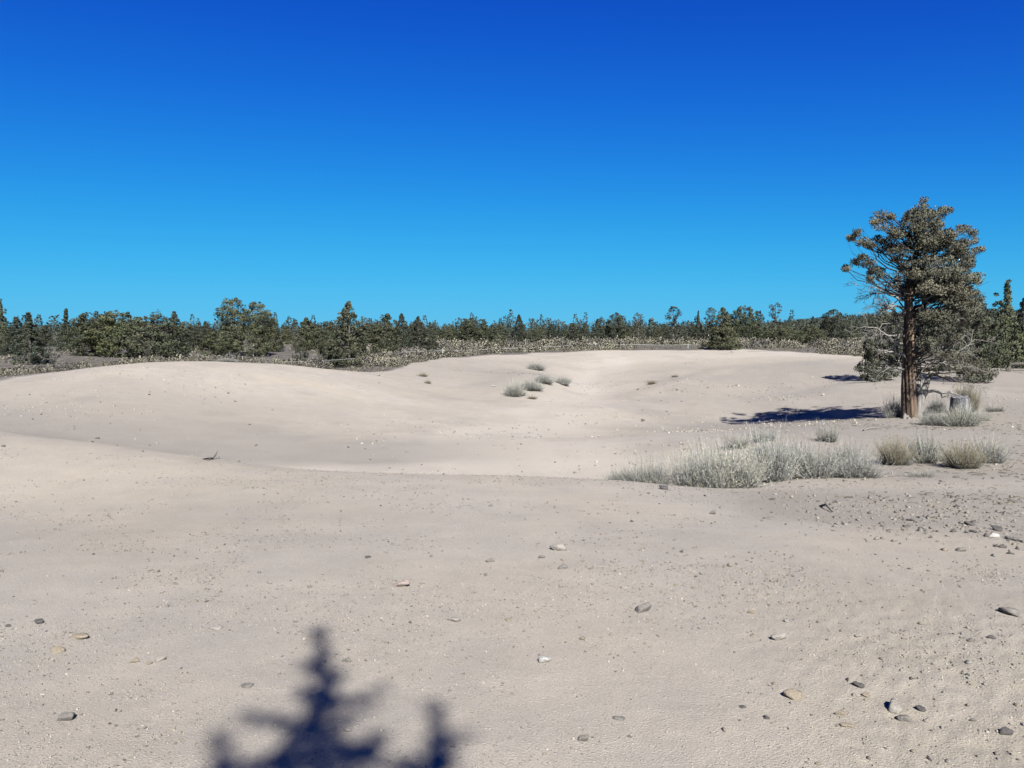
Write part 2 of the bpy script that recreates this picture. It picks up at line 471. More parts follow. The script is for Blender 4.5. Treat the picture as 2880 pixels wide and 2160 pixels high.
def build_ground():
    ang = np.concatenate([np.linspace(-41, 41, 530), np.linspace(41, 319, 90)[1:-1]])
    ang = np.radians(ang)
    r = np.concatenate([[0.0], np.geomspace(0.5, 2.2, 14), np.geomspace(2.2, 90, 450)[1:], np.geomspace(90, 6000, 70)[1:]])
    Rr, Aa = np.meshgrid(r[1:], ang, indexing='ij')
    X = Rr * np.sin(Aa); Y = Rr * np.cos(Aa)
    Z = gz(X, Y)
    nr, na = X.shape
    SHEET['r'] = np.log(r[1:]); SHEET['a'] = np.concatenate([ang, [ang[0] + 2 * math.pi]]); SHEET['z'] = np.concatenate([Z, Z[:, :1]], 1)
    V = np.stack([X, Y, Z], -1).reshape(-1, 3)
    V = np.vstack([V, [[0, 0, float(gz(0.0, 0.0))]]])
    i = np.arange(nr - 1)[:, None]; j = np.arange(na)[None]
    j2 = (j + 1) % na
    F = np.stack([i * na + j, i * na + j2, (i + 1) * na + j2, (i + 1) * na + j], -1).reshape(-1, 4)
    F = F[:, ::-1]
    c0 = len(V) - 1
    jj = np.arange(0, na - 1, 2)
    cap = np.stack([np.full_like(jj, c0), (jj + 2) % na, jj + 1, jj], -1)
    F = np.vstack([F, cap])
    x, y = V[:, 0], V[:, 1]
    col = np.zeros((len(V), 4))
    # where bare track gives way to the sagebrush floor: a hand-surveyed outline in plan
    col[:, 0] = plain_mask(x, y)
    tan = rough_mask(x, y) * 0.7
    tan = tan + 0.55 * np.exp(-(((x - 9.5) / 5.0) ** 2 + ((y - 13.5) / 2.4) ** 2))
    tan = tan + 0.8 * np.exp(-(((x - 14) / 3.0) ** 2 + ((y - 24) / 2.0) ** 2))
    tan = tan + 0.6 * sstep(40, 55, y) * (x > 2) * sstep(1, 9, x) * sstep(30, 18, x)
    tan = tan + 0.5 * sstep(0.3, 0.9, fbm(x / 3.0, y / 3.0, 4, 77) + 0.35)
    col[:, 1] = np.clip(tan, 0, 1)
    wob = 1.3 * fbm(x / 4.0, y / 4.0, 4, 83)
    dus = 0.85 * sstep(17.0, 18.5, y) * sstep(26.5, 20, y + wob) * sstep(1.5, -4.0, x + wob)
    dus = dus + 0.55 * sstep(20, 24, y) * sstep(33, 27, y + wob) * sstep(-3, -8, x + wob)
    dus = dus + 0.8 * sstep(2.0, 3.6, x + .5 * wob) * sstep(11.2, 9.8, y + .4 * wob) * sstep(6.8, 8.0, y + .4 * wob)
    dus = dus + 0.8 * sstep(4.0, 6.5, x + wob) * sstep(10.6, 12, y) * sstep(33, 24, y + wob) * sstep(.20, .33, x / np.maximum(y, 1))
    dus = dus + 0.55 * sstep(34, 38, y + wob) * sstep(52, 44, y) * sstep(16, 20, x)
    dus = dus + 0.35 * sstep(44, 50, y + wob) * sstep(64, 58, y) * sstep(6, 0, x)
    xt = .76 + .205 * (y - 28)
    dus = dus + 0.75 * sstep(1.8, 4.2, x - xt + .8 * wob) * sstep(23, 27, y) * sstep(60, 48, y) * (.75 + .5 * fbm(x / 1.3, y / 5.0, 3, 87))
    dus = dus + 0.40 * sstep(-2.2, -4.6, x - xt + .8 * wob) * sstep(33, 37, y) * sstep(58, 46, y) * sstep(-9, -4, x)
    dus = dus + 0.30 * sstep(.05, .5, fbm(x / 1.6, y / 1.6, 4, 88)) * sstep(4, 7, y)
    dus = dus + 0.6 * np.exp(-(((x - .6) / 2.6) ** 2 + ((y - 42.5) / 4.2) ** 2))
    dus = dus + 0.5 * sstep(.5, 2.5, (x - 7.2 - .62 * (y - 40)) + wob) * sstep(8, 4, (x - 7.2 - .62 * (y - 40)) + wob) * sstep(36, 41, y) * sstep(58, 52, y)
    half = 1.5 + 2.6 * sstep(30, 15, y)
    col[:, 3] = sstep(half + 1.2, half - .8, np.abs(x - xt + .5 * wob)) * sstep(13, 17, y) * sstep(66, 60, y)
    col[:, 3] = np.clip(col[:, 3] + .7 * sstep(57, 62, y + wob) * sstep(4, 8, x) * (x < 40), 0, 1) * (.7 + .5 * fbm(x / 2.0, y / 6.0, 3, 89))
    col[:, 2] = np.clip(dus, 0, .92)
    me = mesh_np('ground', V, F, M_GROUND, col, smooth=True)
    o = obj('ground', me)
    tag(o, 'pale dusty bare earth of the track bowl and the plain beyond', 'ground', kind='structure')
    return o

RIM = []   # outline (x, y) in plan where the bare earth ends, left to right
for u, v, Y in [(-900, 1075, 30), (0, 1073, 31), (330, 1036, 33), (500, 1025, 34.5), (640, 1029, 36), (900, 1043, 39), (1080, 1045, 45),
                (1210, 1010, 57), (1330, 1000, 64), (1480, 992, 68), (1700, 990, 72), (1900, 988, 72), (2050, 986, 71), (2220, 990, 67), (2350, 998, 61), (2500, 1005, 58),
                (2640, 1020, 52), (2880, 1022, 56), (3600, 1022, 60)]:
    p = at(u, v, Y); RIM.append((math.atan2(p[0], p[1]), math.hypot(p[0], p[1])))
RIMA = np.array([a for a, _ in RIM]); RIMR = np.array([r for _, r in RIM])
def rim_r(x, y):
    return np.interp(np.arctan2(x, y), RIMA, RIMR)
def plain_mask(x, y):
    d = np.hypot(x, y)
    w = 4.2 * fbm(x / 3.2, y / 3.2, 4, 91)
    m = sstep(-1.0, 1.2, d - rim_r(x, y) + w)
    return np.clip(m, 0, 1)

build_ground()

# ------------------------------------------------------------------ geometry generators
def frame_of(d):
    d = d / (np.linalg.norm(d) + 1e-9)
    a = np.array([0, 0, 1.0]) if abs(d[2]) < 0.9 else np.array([1.0, 0, 0])
    s = np.cross(d, a); s /= np.linalg.norm(s)
    return s, np.cross(s, d)

def tube(pts, rad, sides=6, cap=True):
    pts = np.asarray(pts, float); m = len(pts)
    rad = np.broadcast_to(np.asarray(rad, float), (m,))
    V = np.zeros((m * sides, 3))
    th = np.linspace(0, 2 * math.pi, sides, endpoint=False)
    s = t = None
    for i in range(m):
        d = pts[min(i + 1, m - 1)] - pts[max(i - 1, 0)]
        if s is None:
            s, t = frame_of(d)
        else:
            d = d / (np.linalg.norm(d) + 1e-9)
            s = s - d * s.dot(d); s /= (np.linalg.norm(s) + 1e-9); t = np.cross(s, d)
        V[i * sides:(i + 1) * sides] = pts[i] + rad[i] * (np.cos(th)[:, None] * s + np.sin(th)[:, None] * t)
    F = []
    for i in range(m - 1):
        for k in range(sides):
            k2 = (k + 1) % sides
            F.append((i * sides + k, i * sides + k2, (i + 1) * sides + k2, (i + 1) * sides + k))
    return V, np.array(F)

def wiggle(p0, p1, nseg, amp, rng, sag=0.0):
    p0 = np.asarray(p0, float); p1 = np.asarray(p1, float)
    t = np.linspace(0, 1, nseg + 1)[:, None]
    P = p0 + (p1 - p0) * t
    L = np.linalg.norm(p1 - p0)
    off = np.cumsum(rng.normal(0, 1, (nseg + 1, 3)), 0) * amp * L / math.sqrt(nseg)
    off = off - off[0] * (1 - t) - off[-1] * t
    P = P + off
    P[:, 2] += sag * L * 4 * (t * (1 - t))[:, 0]
    return P

def kites(C, D, L, Wd, rng, bend=0.25):
    """leaf-spray quads: base C, direction D (unit), length L, width Wd -> V, F"""
    m = len(C)
    D = D / (np.linalg.norm(D, axis=1, keepdims=True) + 1e-9)
    R = rng.normal(0, 1, (m, 3))
    S = np.cross(D, R); S /= (np.linalg.norm(S, axis=1, keepdims=True) + 1e-9)
    U = np.cross(S, D)
    L = np.broadcast_to(L, (m,))[:, None]; Wd = np.broadcast_to(Wd, (m,))[:, None]
    mid = C + D * L * 0.55
    V = np.stack([C, mid + S * Wd * 0.5, C + D * L + U * L * bend * rng.uniform(-1, 1, (m, 1)), mid - S * Wd * 0.5], 1)
    F = np.arange(m * 4).reshape(m, 4)
    return V.reshape(-1, 3), F

def leaf_quads(bag, C, D, L, Wd, rng, out, col, keep=.55):
    """sprays whose faces look outwards from the mass they belong to, with softened normals"""
    V, F = kites(C, D, L, Wd, rng)
    Q = V.reshape(-1, 4, 3)
    g = np.cross(Q[:, 2] - Q[:, 0], Q[:, 1] - Q[:, 3])
    g /= (np.linalg.norm(g, axis=1, keepdims=True) + 1e-9)
    out = out / (np.linalg.norm(out, axis=1, keepdims=True) + 1e-9)
    # polygon normal of corners 0,1,2,3
    pn = np.cross(Q[:, 1] - Q[:, 0], Q[:, 3] - Q[:, 0]); pn /= (np.linalg.norm(pn, axis=1, keepdims=True) + 1e-9)
    flip = (pn * out).sum(1) < 0
    Q[flip] = Q[flip][:, [0, 3, 2, 1]]
    pn[flip] *= -1
    nn = out * keep + pn * (1 - keep); nn /= (np.linalg.norm(nn, axis=1, keepdims=True) + 1e-9)
    bag.add(Q.reshape(-1, 3), F, col, np.repeat(nn, 4, 0))

def unit(rng, m):
    v = rng.normal(0, 1, (m, 3)); return v / np.linalg.norm(v, axis=1, keepdims=True)

def clump_sprays(bag, centres, radii, per, L, Wd, rng, axis, up=0.5, tint=None, flat=0.75):
    """fill each clump with outward-pointing sprays"""
    m = len(centres)
    for i in range(m):
        k = per if np.isscalar(per) else int(per[i])
        d = unit(rng, k)
        rr = rng.uniform(0.15, 1.0, (k, 1)) ** 0.6
        P = centres[i] + d * rr * radii[i] * np.array([1, 1, flat])
        D = d * 0.8 + np.array([0, 0, up]) + axis[i] * 0.5 + rng.normal(0, 0.35, (k, 3))
        t = tint[i] if tint is not None else np.array([1, 1, 1.0])
        c = t[None, None] * rng.uniform(0.84, 1.16, (k, 1, 1)) * np.ones((1, 4, 1))
        leaf_quads(bag, P, D, L * rng.uniform(0.6, 1.25, k), Wd * rng.uniform(0.7, 1.3, k), rng,
                   d * .75 + np.asarray(axis[i]) * .55 + np.array([0, 0, .22]), c.reshape(-1, 3))

def profile(kind, t):
    if kind == 'cone':
        return (1 - t) ** 0.85 * min(1.0, 0.45 + t / 0.13)
    if kind == 'round':
        return math.sqrt(max(0.0, 1 - ((t - 0.46) / 0.56) ** 2))
    if kind == 'spire':
        return max(0.95 * (1 - min(t / 0.72, 1)) ** 0.75 * min(1, 0.5 + t / 0.12), 0.15 * (1 - t) ** 0.75 + 0.01)
    if kind == 'column':
        return 0.95 * (1 - t ** 6.0) * min(1, 0.5 + t / 0.2)
    if kind == 'head':
        return math.sqrt(max(0.0, 1 - ((t - 0.62) / 0.40) ** 2)) if t > 0.45 else 0.62 + 0.6 * t * min(1, t / .1)
    if kind == 'open':
        return (0.55 + 0.45 * math.sin(t * 9.0)) * (1 - t) ** 0.45 * min(1, 0.5 + t / 0.2)
    return 1 - t

def juniper_proto(seed, kind, H=4.5, R=1.5, n_cl=230, per=30, L=0.125, Wd=0.066, dens_low=0.03, hue=(1, 1, 1)):
    rng = np.random.default_rng(seed)
    trunk = Bag(); crown = Bag()
    lean = rng.normal(0, 0.05, 2)
    def axis_at(t):
        return np.array([lean[0] * math.sin(t * 4) * H * 0.3, lean[1] * math.sin(t * 3) * H * 0.3, t * H])
    tp = np.array([axis_at(t) for t in np.linspace(-0.03, 0.93, 12)])
    tr = np.linspace(0.12, 0.012, 12) * (H / 4.5); tr[0] *= 1.5
    trunk.add(*tube(tp, tr, 7), (1, 1, 1))
    cs, rs, ax, tn = [], [], [], []
    lob = rng.uniform(0, 6.28, 3); la = rng.uniform(0.10, 0.24, 3)
    # leaders: a few secondary tops
    leaders = [(0.0, 0.0, 1.0)]
    for _ in range(rng.integers(1, 4)):
        a = rng.uniform(0, 6.28); leaders.append((0.38 * R * math.cos(a), 0.38 * R * math.sin(a), rng.uniform(0.72, 0.92)))
    while len(cs) < n_cl:
        ld = leaders[0] if rng.random() < 0.66 else leaders[rng.integers(0, len(leaders))]
        t = rng.uniform(dens_low, 1.0)
        pr = profile(kind, t)
        if rng.random() > max(pr, 0.30): continue
        a = rng.uniform(0, 6.28)
        lump = 1 + la[0] * math.sin(2 * a + lob[0] + 5 * t) + la[1] * math.sin(3 * a + lob[1] - 7 * t) + la[2] * math.sin(11 * t + lob[2] + a)
        q = rng.uniform(0.25, 1.0) ** 0.45
        scale_ld = 1.0 if ld[2] == 1.0 else 0.62
        rad = R * pr * lump * q * scale_ld
        c = axis_at(t * ld[2]) + np.array([ld[0] + rad * math.cos(a), ld[1] + rad * math.sin(a), 0])
        cs.append(c); out = np.array([math.cos(a), math.sin(a), 0.15])
        ax.append(out)
        rs.append(rng.uniform(0.12, 0.24) * (0.36 + 0.8 * min(pr, 1)) * (H / 4.5))
        tn.append(np.array(hue) * rng.uniform(0.75, 1.25) * np.array([rng.uniform(0.94, 1.1), 1.0, rng.uniform(0.85, 1.1)]))
        if rng.random() < 0.22 and t > 0.04:
            trunk.add(*tube(wiggle(axis_at(max(t * ld[2] - 0.05, 0.02)), c, 3, 0.08, rng), [0.03, 0.022, 0.014, 0.006], 4), (1, 1, 1))
    clump_sprays(crown, np.array(cs), rs, per, L, Wd, rng, np.array(ax), 0.45, tn)
    return (trunk.mesh('juniper_trunk', M_BARKD), crown.mesh('juniper_crown', M_FOL), H, R)

PROTO = {
    'cone1': juniper_proto(11, 'cone', 4.5, 1.6, 420, 36),
    'cone2': juniper_proto(12, 'cone', 4.8, 1.45, 380, 36, hue=(.88, .95, 1.0)),
    'cone3': juniper_proto(13, 'cone', 4.2, 1.7, 420, 36, hue=(1.04, 1.04, .9)),
    'round1': juniper_proto(21, 'round', 4.2, 1.7, 360, 42, hue=(1.0, 1.04, .9)),
    'round2': juniper_proto(22, 'round', 4.0, 1.9, 380, 42, hue=(.92, .95, .92)),
    'spire1': juniper_proto(31, 'spire', 5.0, 1.7, 260, 42, hue=(.9, .97, .95)),
    'spire2': juniper_proto(32, 'spire', 5.4, 1.5, 240, 42, hue=(.82, .9, .95)),
    'column1': juniper_proto(41, 'column', 5.0, 1.25, 260, 42, hue=(.92, .95, .95)),
    'head1': juniper_proto(45, 'head', 5.0, 1.1, 260, 42, hue=(.95, .97, .95)),
    'open1': juniper_proto(51, 'open', 5.0, 1.5, 150, 30, hue=(1.0, 1.0, 1.12)),
    'open2': juniper_proto(52, 'open', 5.2, 1.4, 130, 28, hue=(1.12, 1.08, 1.3)),
    'bush': juniper_proto(61, 'round', 1.6, 1.1, 120, 30, 0.11, 0.055, 0.0),
}

def plant_tree(kind, u, v_top, w_px, Y, label, group=None, v_base=None, dark=None):
    p = hit(u, 900, Y)
    top = at(u, v_top, Y)[2]
    h = max(top - p[2], 0.8)
    tm, cm, H, R = PROTO[kind]
    s = h / H * 1.02
    half = px_size(w_px, Y) / 2
    sw = np.clip(half / (R * 0.88), s * 0.45, s * 1.9)
    root = empty('juniper_tree', (p[0], p[1], p[2] - 0.04), RNG.uniform(0, 6.28), (sw, sw, s))
    tag(root, label, 'tree', group)
    obj('trunk', tm, root); obj('crown', cm, root)
    return root

TREES = [
    # kind, u, v_top, width px, distance m, label
    ('spire1', 4, 845, 84, 60, 'tall dark juniper cut by the left edge of the photo'),
    ('cone2', 44, 892, 80, 57, 'juniper beside the tall one at the left edge'),
    ('spire2', 80, 878, 104, 50, 'juniper with a thin crooked spire near the left edge, behind the fence'),
    ('cone1', 127, 915, 60, 88, 'short pointed juniper behind the gap between the leftmost trees'),
    ('spire2', 187, 868, 74, 70, 'juniper with the thinnest tall spire in the left group'),
    ('round1', 258, 879, 112, 58, 'olive green round-topped juniper, left one of the rounded clump'),
    ('round1', 324, 876, 118, 58, 'olive green round-topped juniper in the middle of the rounded clump'),
    ('round2', 432, 889, 165, 53, 'widest dark rounded juniper spreading low behind the left mound'),
    ('cone2', 489, 876, 72, 60, 'pointed juniper rising out of the widest rounded one'),
    ('round2', 552, 918, 100, 70, 'low rounded juniper right of the widest one'),
    ('cone1', 578, 905, 62, 80, 'pale pointed juniper behind the low rounded one'),
    ('round1', 620, 930, 96, 58, 'yellowish low juniper at the foot of the double-headed tree'),
    ('head1', 654, 842, 70, 63, 'taller left head of the double-headed juniper, with a sky hole'),
    ('head1', 724, 853, 64, 63, 'rounded right head of the double-headed juniper'),
    ('cone3', 764, 895, 66, 70, 'brownish juniper touching the double-headed tree on its right'),
    ('cone1', 800, 918, 52, 92, 'small juniper in the dip right of the double-headed tree'),
    ('cone3', 864, 895, 84, 74, 'yellow-green pointed juniper left of the large conical one'),
    ('round2', 912, 906, 70, 80, 'rounded juniper directly left of the large conical one'),
    ('bush', 842, 955, 42, 56, 'little juniper standing alone in the grey clearing'),
    ('cone1', 981, 853, 118, 51, 'large conical juniper at the fence, nearest of the central row'),
    ('round1', 930, 938, 62, 52, 'low juniper skirt on the left of the large conical one'),
    ('open2', 1026, 887, 58, 78, 'thin grey juniper showing behind the large conical one'),
    ('cone3', 1088, 885, 100, 60, 'broad two-pointed juniper right of the large conical one'),
    ('cone2', 1130, 882, 66, 70, 'pointed dark juniper, second right of the large conical one'),
    ('cone1', 1176, 892, 64, 74, 'pointed juniper, third right of the large conical one'),
    ('cone1', 1209, 908, 52, 64, 'small pointed juniper at the end of the central row'),
    ('round2', 1257, 918, 56, 105, 'low rounded juniper right of the central row'),
    ('spire2', 1281, 906, 26, 110, 'thin spire between the central row and the bushy snag tree'),
    ('round1', 1326, 895, 84, 88, 'bushy juniper with a pale dead snag in front of it'),
    ('spire1', 1363, 914, 26, 115, 'thin spire directly right of the bushy snag tree'),
    ('open1', 1391, 908, 46, 92, 'ragged juniper between the snag tree and the dark cone'),
    ('bush', 1404, 942, 44, 72, 'small yellowish juniper rising from the sagebrush at centre'),
    ('cone2', 1460, 885, 52, 84, 'dark solitary cone at the centre of the horizon'),
    ('round2', 1498, 920, 52, 82, 'low juniper leaning on the dark central cone'),
    ('cone1', 1608, 910, 62, 80, 'juniper behind the dark fence post right of centre'),
    ('cone2', 1682, 897, 52, 88, 'juniper behind the white fence post right of centre'),
    ('column1', 1735, 880, 52, 92, 'ragged dark column right of the white fence post'),
    ('open2', 1797, 877, 60, 95, 'sparse grey juniper whose sky shows through, right of centre'),
    ('round2', 1845, 930, 60, 100, 'low dark juniper between the sparse grey one and the leaning one'),
    ('open1', 1893, 863, 84, 86, 'tall ragged juniper with uneven shoulders right of centre'),
    ('spire1', 1964, 876, 46, 98, 'slim juniper left of the big dark cone'),
    ('open1', 2000, 866, 58, 96, 'ragged juniper top showing behind the big dark cone'),
    ('cone1', 2032, 868, 98, 71, 'big dark conical juniper standing at the far edge of the bare ground'),
    ('round1', 2090, 862, 72, 92, 'smooth domed juniper right of the big dark cone'),
    ('cone2', 2133, 895, 40, 96, 'small pointed juniper between the dome and the lopsided tree'),
    ('open2', 2180, 848, 70, 88, 'tall lopsided open juniper with a side branch to the right'),
    ('round2', 2200, 918, 92, 84, 'low dark juniper at the foot of the lopsided open one'),
    ('cone2', 2286, 890, 38, 105, 'small steep cone left of the paired tops near the old tree'),
    ('column1', 2346, 871, 72, 98, 'stout twin-topped juniper on the far side left of the old tree'),
    ('round2', 2492, 872, 104, 40.5, 'dark juniper directly behind the old tree trunk, casting a shadow left'),
    ('spire1', 2832, 794, 150, 50, 'tallest dark juniper at the right edge of the photo'),
    ('round2', 2755, 862, 120, 39, 'dense dark juniper right of the old tree, its skirt on the ground'),
    ('cone2', 2885, 838, 120, 52, 'juniper cut by the right edge of the photo'),
    ('round2', 2690, 868, 110, 50, 'dark juniper filling the gap behind the old tree on the right'),
    ('bush', 2462, 1012, 54, 38.5, 'yellowish seedling juniper left of the old trunk, beside its neighbour\'s shadow'),
]
for t in TREES:
    plant_tree(*t)
# ordinary trees of the belt between the named ones
r2 = np.random.default_rng(5)
kinds = ['cone1', 'cone2', 'cone3', 'spire2', 'cone2', 'round2', 'spire1', 'cone1']
for i in range(110):
    u = r2.uniform(-150, 3030); Y = r2.uniform(88, 150)
    if u < 1150: Y = r2.uniform(74, 140)
    h = r2.uniform(2.3, 4.0) if 800 < u < 2500 else r2.uniform(2.6, 4.6)
    p = hit(u, 900, Y)
    vt = 935 - (p[2] + h - EYE) / Y * FPX
    vt = max(vt, r2.uniform(910, 922))
    plant_tree(kinds[r2.integers(0, len(kinds))], u, vt, px_size(1, 1) * FPX * r2.uniform(1.6, 2.6) / Y * FPX, Y,
               *(('dark juniper filling the tree line behind the left mound, not one of its landmark trees', 'filler junipers behind the left mound') if u < 700 else
                 ('dark juniper filling the tree line between double-headed tree and bushy snag tree', 'filler junipers left of centre') if u < 1330 else
                 ('low juniper filling the tree line between snag tree and big dark cone', 'filler junipers right of centre') if u < 2030 else
                 ('low juniper filling the tree line right of the big dark cone', 'filler junipers at the right')))

# far wood: one mass on the horizon
def far_wood():
    rng = np.random.default_rng(99)
    bag = Bag()
    def tree(x, y, h, r, k, L):
        z = float(gq(x, y))
        t = rng.uniform(0, 1, k) ** 1.15
        a = rng.uniform(0, 6.28, k)
        shape = rng.random()
        pr = (1 - t) ** 0.9 if shape < 0.85 else np.sqrt(np.clip(1 - ((t - .45) / .56) ** 2, 0, 1))
        rr = r * pr * rng.uniform(0.4, 1.0, k)
        C = np.stack([x + rr * np.cos(a), y + rr * np.sin(a), z + t * h], 1)
        D = np.stack([np.cos(a), np.sin(a), np.full(k, 0.5)], 1) + rng.normal(0, .4, (k, 3))
        c = rng.uniform(.75, 1.2) * np.array([rng.uniform(.92, 1.1), 1, 1]) * rng.uniform(.85, 1.15, (k, 1))
        leaf_quads(bag, C, D, L * rng.uniform(.7, 1.3, k), L * 0.6, rng, np.stack([np.cos(a), np.sin(a), np.full(k, .45)], 1), np.repeat(c, 4, 0))
    for i in range(520):
        a = math.radians(rng.uniform(-46, 46)); d = rng.uniform(135, 300)
        tree(d * math.sin(a), d * math.cos(a), rng.uniform(2.8, 5.4), rng.uniform(0.9, 1.7), 190, 0.36)
    for i in range(2400):
        a = math.radians(rng.uniform(-48, 48)); d = 300 * (6.0 ** rng.uniform(0, 1))
        tree(d * math.sin(a), d * math.cos(a), rng.uniform(3.5, 7.2), rng.uniform(1.3, 2.6), 48, 1.0)
    for i in range(1300):
        a = math.radians(rng.uniform(8, 36)); d = rng.uniform(420, 1250)
        tree(d * math.sin(a), d * math.cos(a), rng.uniform(3.5, 6.0), rng.uniform(2.0, 3.8), 46, 1.3)
    o = obj('far_juniper_wood', bag.mesh('far_juniper_wood', M_FOLFAR))
    tag(o, 'far-off juniper wood that fills the horizon as one dark band', 'wood', kind='stuff')
far_wood()

# ------------------------------------------------------------------ the old juniper
def old_juniper():
    rng = np.random.default_rng(404)
    base = hit(2556, 1174, 25.0)
    k = 0.458 / FPX * 25.0
    def P(zx, zy, dy=0.0):       # drawing units of the tree study -> metres from the tree's foot
        return np.array([(zx - 605) * k * (1 + dy / 25) + dy * base[0] / base[1], dy, (1462 - zy) * k * (1 + dy / 25)])   # depth runs along the line of sight of the study
    root = empty('old_juniper_tree', base)
    tag(root, 'big old juniper with twisted red-brown trunk and bare dead lower branches', 'tree')
    # main trunk, ridged and twisting
    path = [(608, 1500, 0), (606, 1440, 0), (600, 1330, .02), (596, 1200, .02), (592, 1080, 0), (588, 960, -.02), (584, 850, 0), (580, 760, .03), (582, 670, .06), (596, 580, .1), (612, 480, .1), (628, 380, .08), (640, 280, .05), (652, 190, .02)]
    hw = [42, 38, 34.5, 32, 31, 29, 26, 23.5, 21, 17, 13, 10, 7, 4]
    pts = np.array([P(*q) for q in path]); rad = np.array(hw) * k
    t_in = np.linspace(0, 1, len(pts)); t = np.linspace(0, 1, 90)
    C = np.stack([np.interp(t, t_in, pts[:, i]) for i in range(3)], 1); Rd = np.interp(t, t_in, rad)
    S = 56; th = np.linspace(0, 2 * math.pi, S, endpoint=False)
    V = []; cc = []
    for i in range(len(C)):
        tw = th + 0.9 * t[i] * 3.0
        rid = 0.16 * np.abs(np.sin(tw * 4.5 + 0.4 * math.sin(9 * t[i]))) + 0.09 * np.sin(tw * 9 + 3 * t[i] + math.sin(23 * t[i])) + 0.05 * np.sin(tw * 17 - 5 * t[i]) + 0.10 * np.sin(tw * 2 + 2)
        flare = 0.22 * max(0, 1 - t[i] / 0.06) * (np.sin(th * 3 + 1) * 0.6 + 0.3)
        r = Rd[i] * (0.93 + rid + flare)
        V.append(np.stack([C[i, 0] + r * np.cos(th), C[i, 1] + r * np.sin(th), np.full(S, C[i, 2])], 1))
        cc.append(np.repeat(np.clip(0.70 + 3.2 * (rid - .06), .38, 1.35)[:, None], 3, 1))
    ii = np.arange(len(C) - 1)[:, None]; jj = np.arange(S)[None]; j2 = (jj + 1) % S
    F = np.stack([ii * S + jj, ii * S + j2, (ii + 1) * S + j2, (ii + 1) * S + jj], -1).reshape(-1, 4)
    obj('trunk', mesh_np('old_trunk', np.concatenate(V), F, M_BARK, np.concatenate(cc), True), root)
    # grey second stem behind and the leaning third stem
    b2 = Bag()
    q = np.array([P(640, 1440, .35), P(645, 1250, .4), (P(648, 1100, .42)), P(650, 950, .42), P(672, 820, .4), P(684, 720, .38), P(700, 620, .35), P(730, 500, .3)])
    b2.add(*tube(q, np.array([30, 25, 22, 20, 16, 13, 10, 6]) * k, 12))
    o = obj('stem', b2.mesh('grey_stem', M_DEAD), root); o['label'] = 'grey weathered second stem behind the trunk'
    b3 = Bag()
    q = np.array([P(660, 1460, .12), P(668, 1400, .15), P(680, 1330, .18), P(702, 1270, .22), P(726, 1200, .3), P(760, 1120, .4), P(800, 1030, .5), P(850, 930, .55)])
    b3.add(*tube(q, np.array([26, 23, 25, 19, 13, 11, 9, 5]) * k, 12))
    stem3 = obj('stem', b3.mesh('leaning_stem', M_DEAD), root); stem3['label'] = 'leaning grey third stem with a bare crooked limb'
    b3 = Bag()
    q = np.array([P(684, 1345, .2), P(715, 1302, .1), P(760, 1295, 0), P(800, 1308, -.1), P(850, 1300, -.15), P(890, 1312, -.2), P(930, 1326, -.25)])
    b3.add(*tube(q, np.array([14, 11, 9, 8, 7, 5, 2.5]) * k, 8))
    q = np.array([P(800, 1308, -.1), P(808, 1335, -.1), P(835, 1322, -.12), P(860, 1318, -.15)])
    b3.add(*tube(q, np.array([7, 6, 5, 2]) * k, 6))
    obj('crooked_limb', b3.mesh('crooked_limb', M_DEAD), stem3)
    # split stub at the foot
    b4 = Bag()
    for (x, y0, y1, w, dy) in [(578, 1530, 1432, 17, -.25), (604, 1536, 1452, 13, -.34), (630, 1520, 1455, 12, -.28), (592, 1525, 1446, 15, -.2)]:
        q = np.array([P(x - 3, y0, dy), P(x, (y0 + y1) / 2, dy), P(x + 2, y1, dy + .03)])
        Vt, Ft = tube(q, np.array([w * 1.15, w, w * 0.55]) * k, 7)
        Vt += rng.normal(0, 0.008, Vt.shape)
        b4.add(Vt, Ft)
        top = len(Vt) - 7
        b4.add(Vt[top:top + 4], [(0, 1, 2, 3)]); b4.add(np.vstack([Vt[top + 3:], Vt[top:top + 1]])[:5][[0, 1, 2, 4]], [(0, 1, 2, 3)])
        b4.add(np.vstack([Vt[top + 3:], Vt[top:top + 1]])[[2, 3, 4, 4]][:3].repeat([1, 1, 2], 0), [(0, 1, 2, 3)])
    o = obj('split_stub', b4.mesh('split_stub', M_DEAD), root); o['label'] = 'pale split stub at the foot of the trunk'
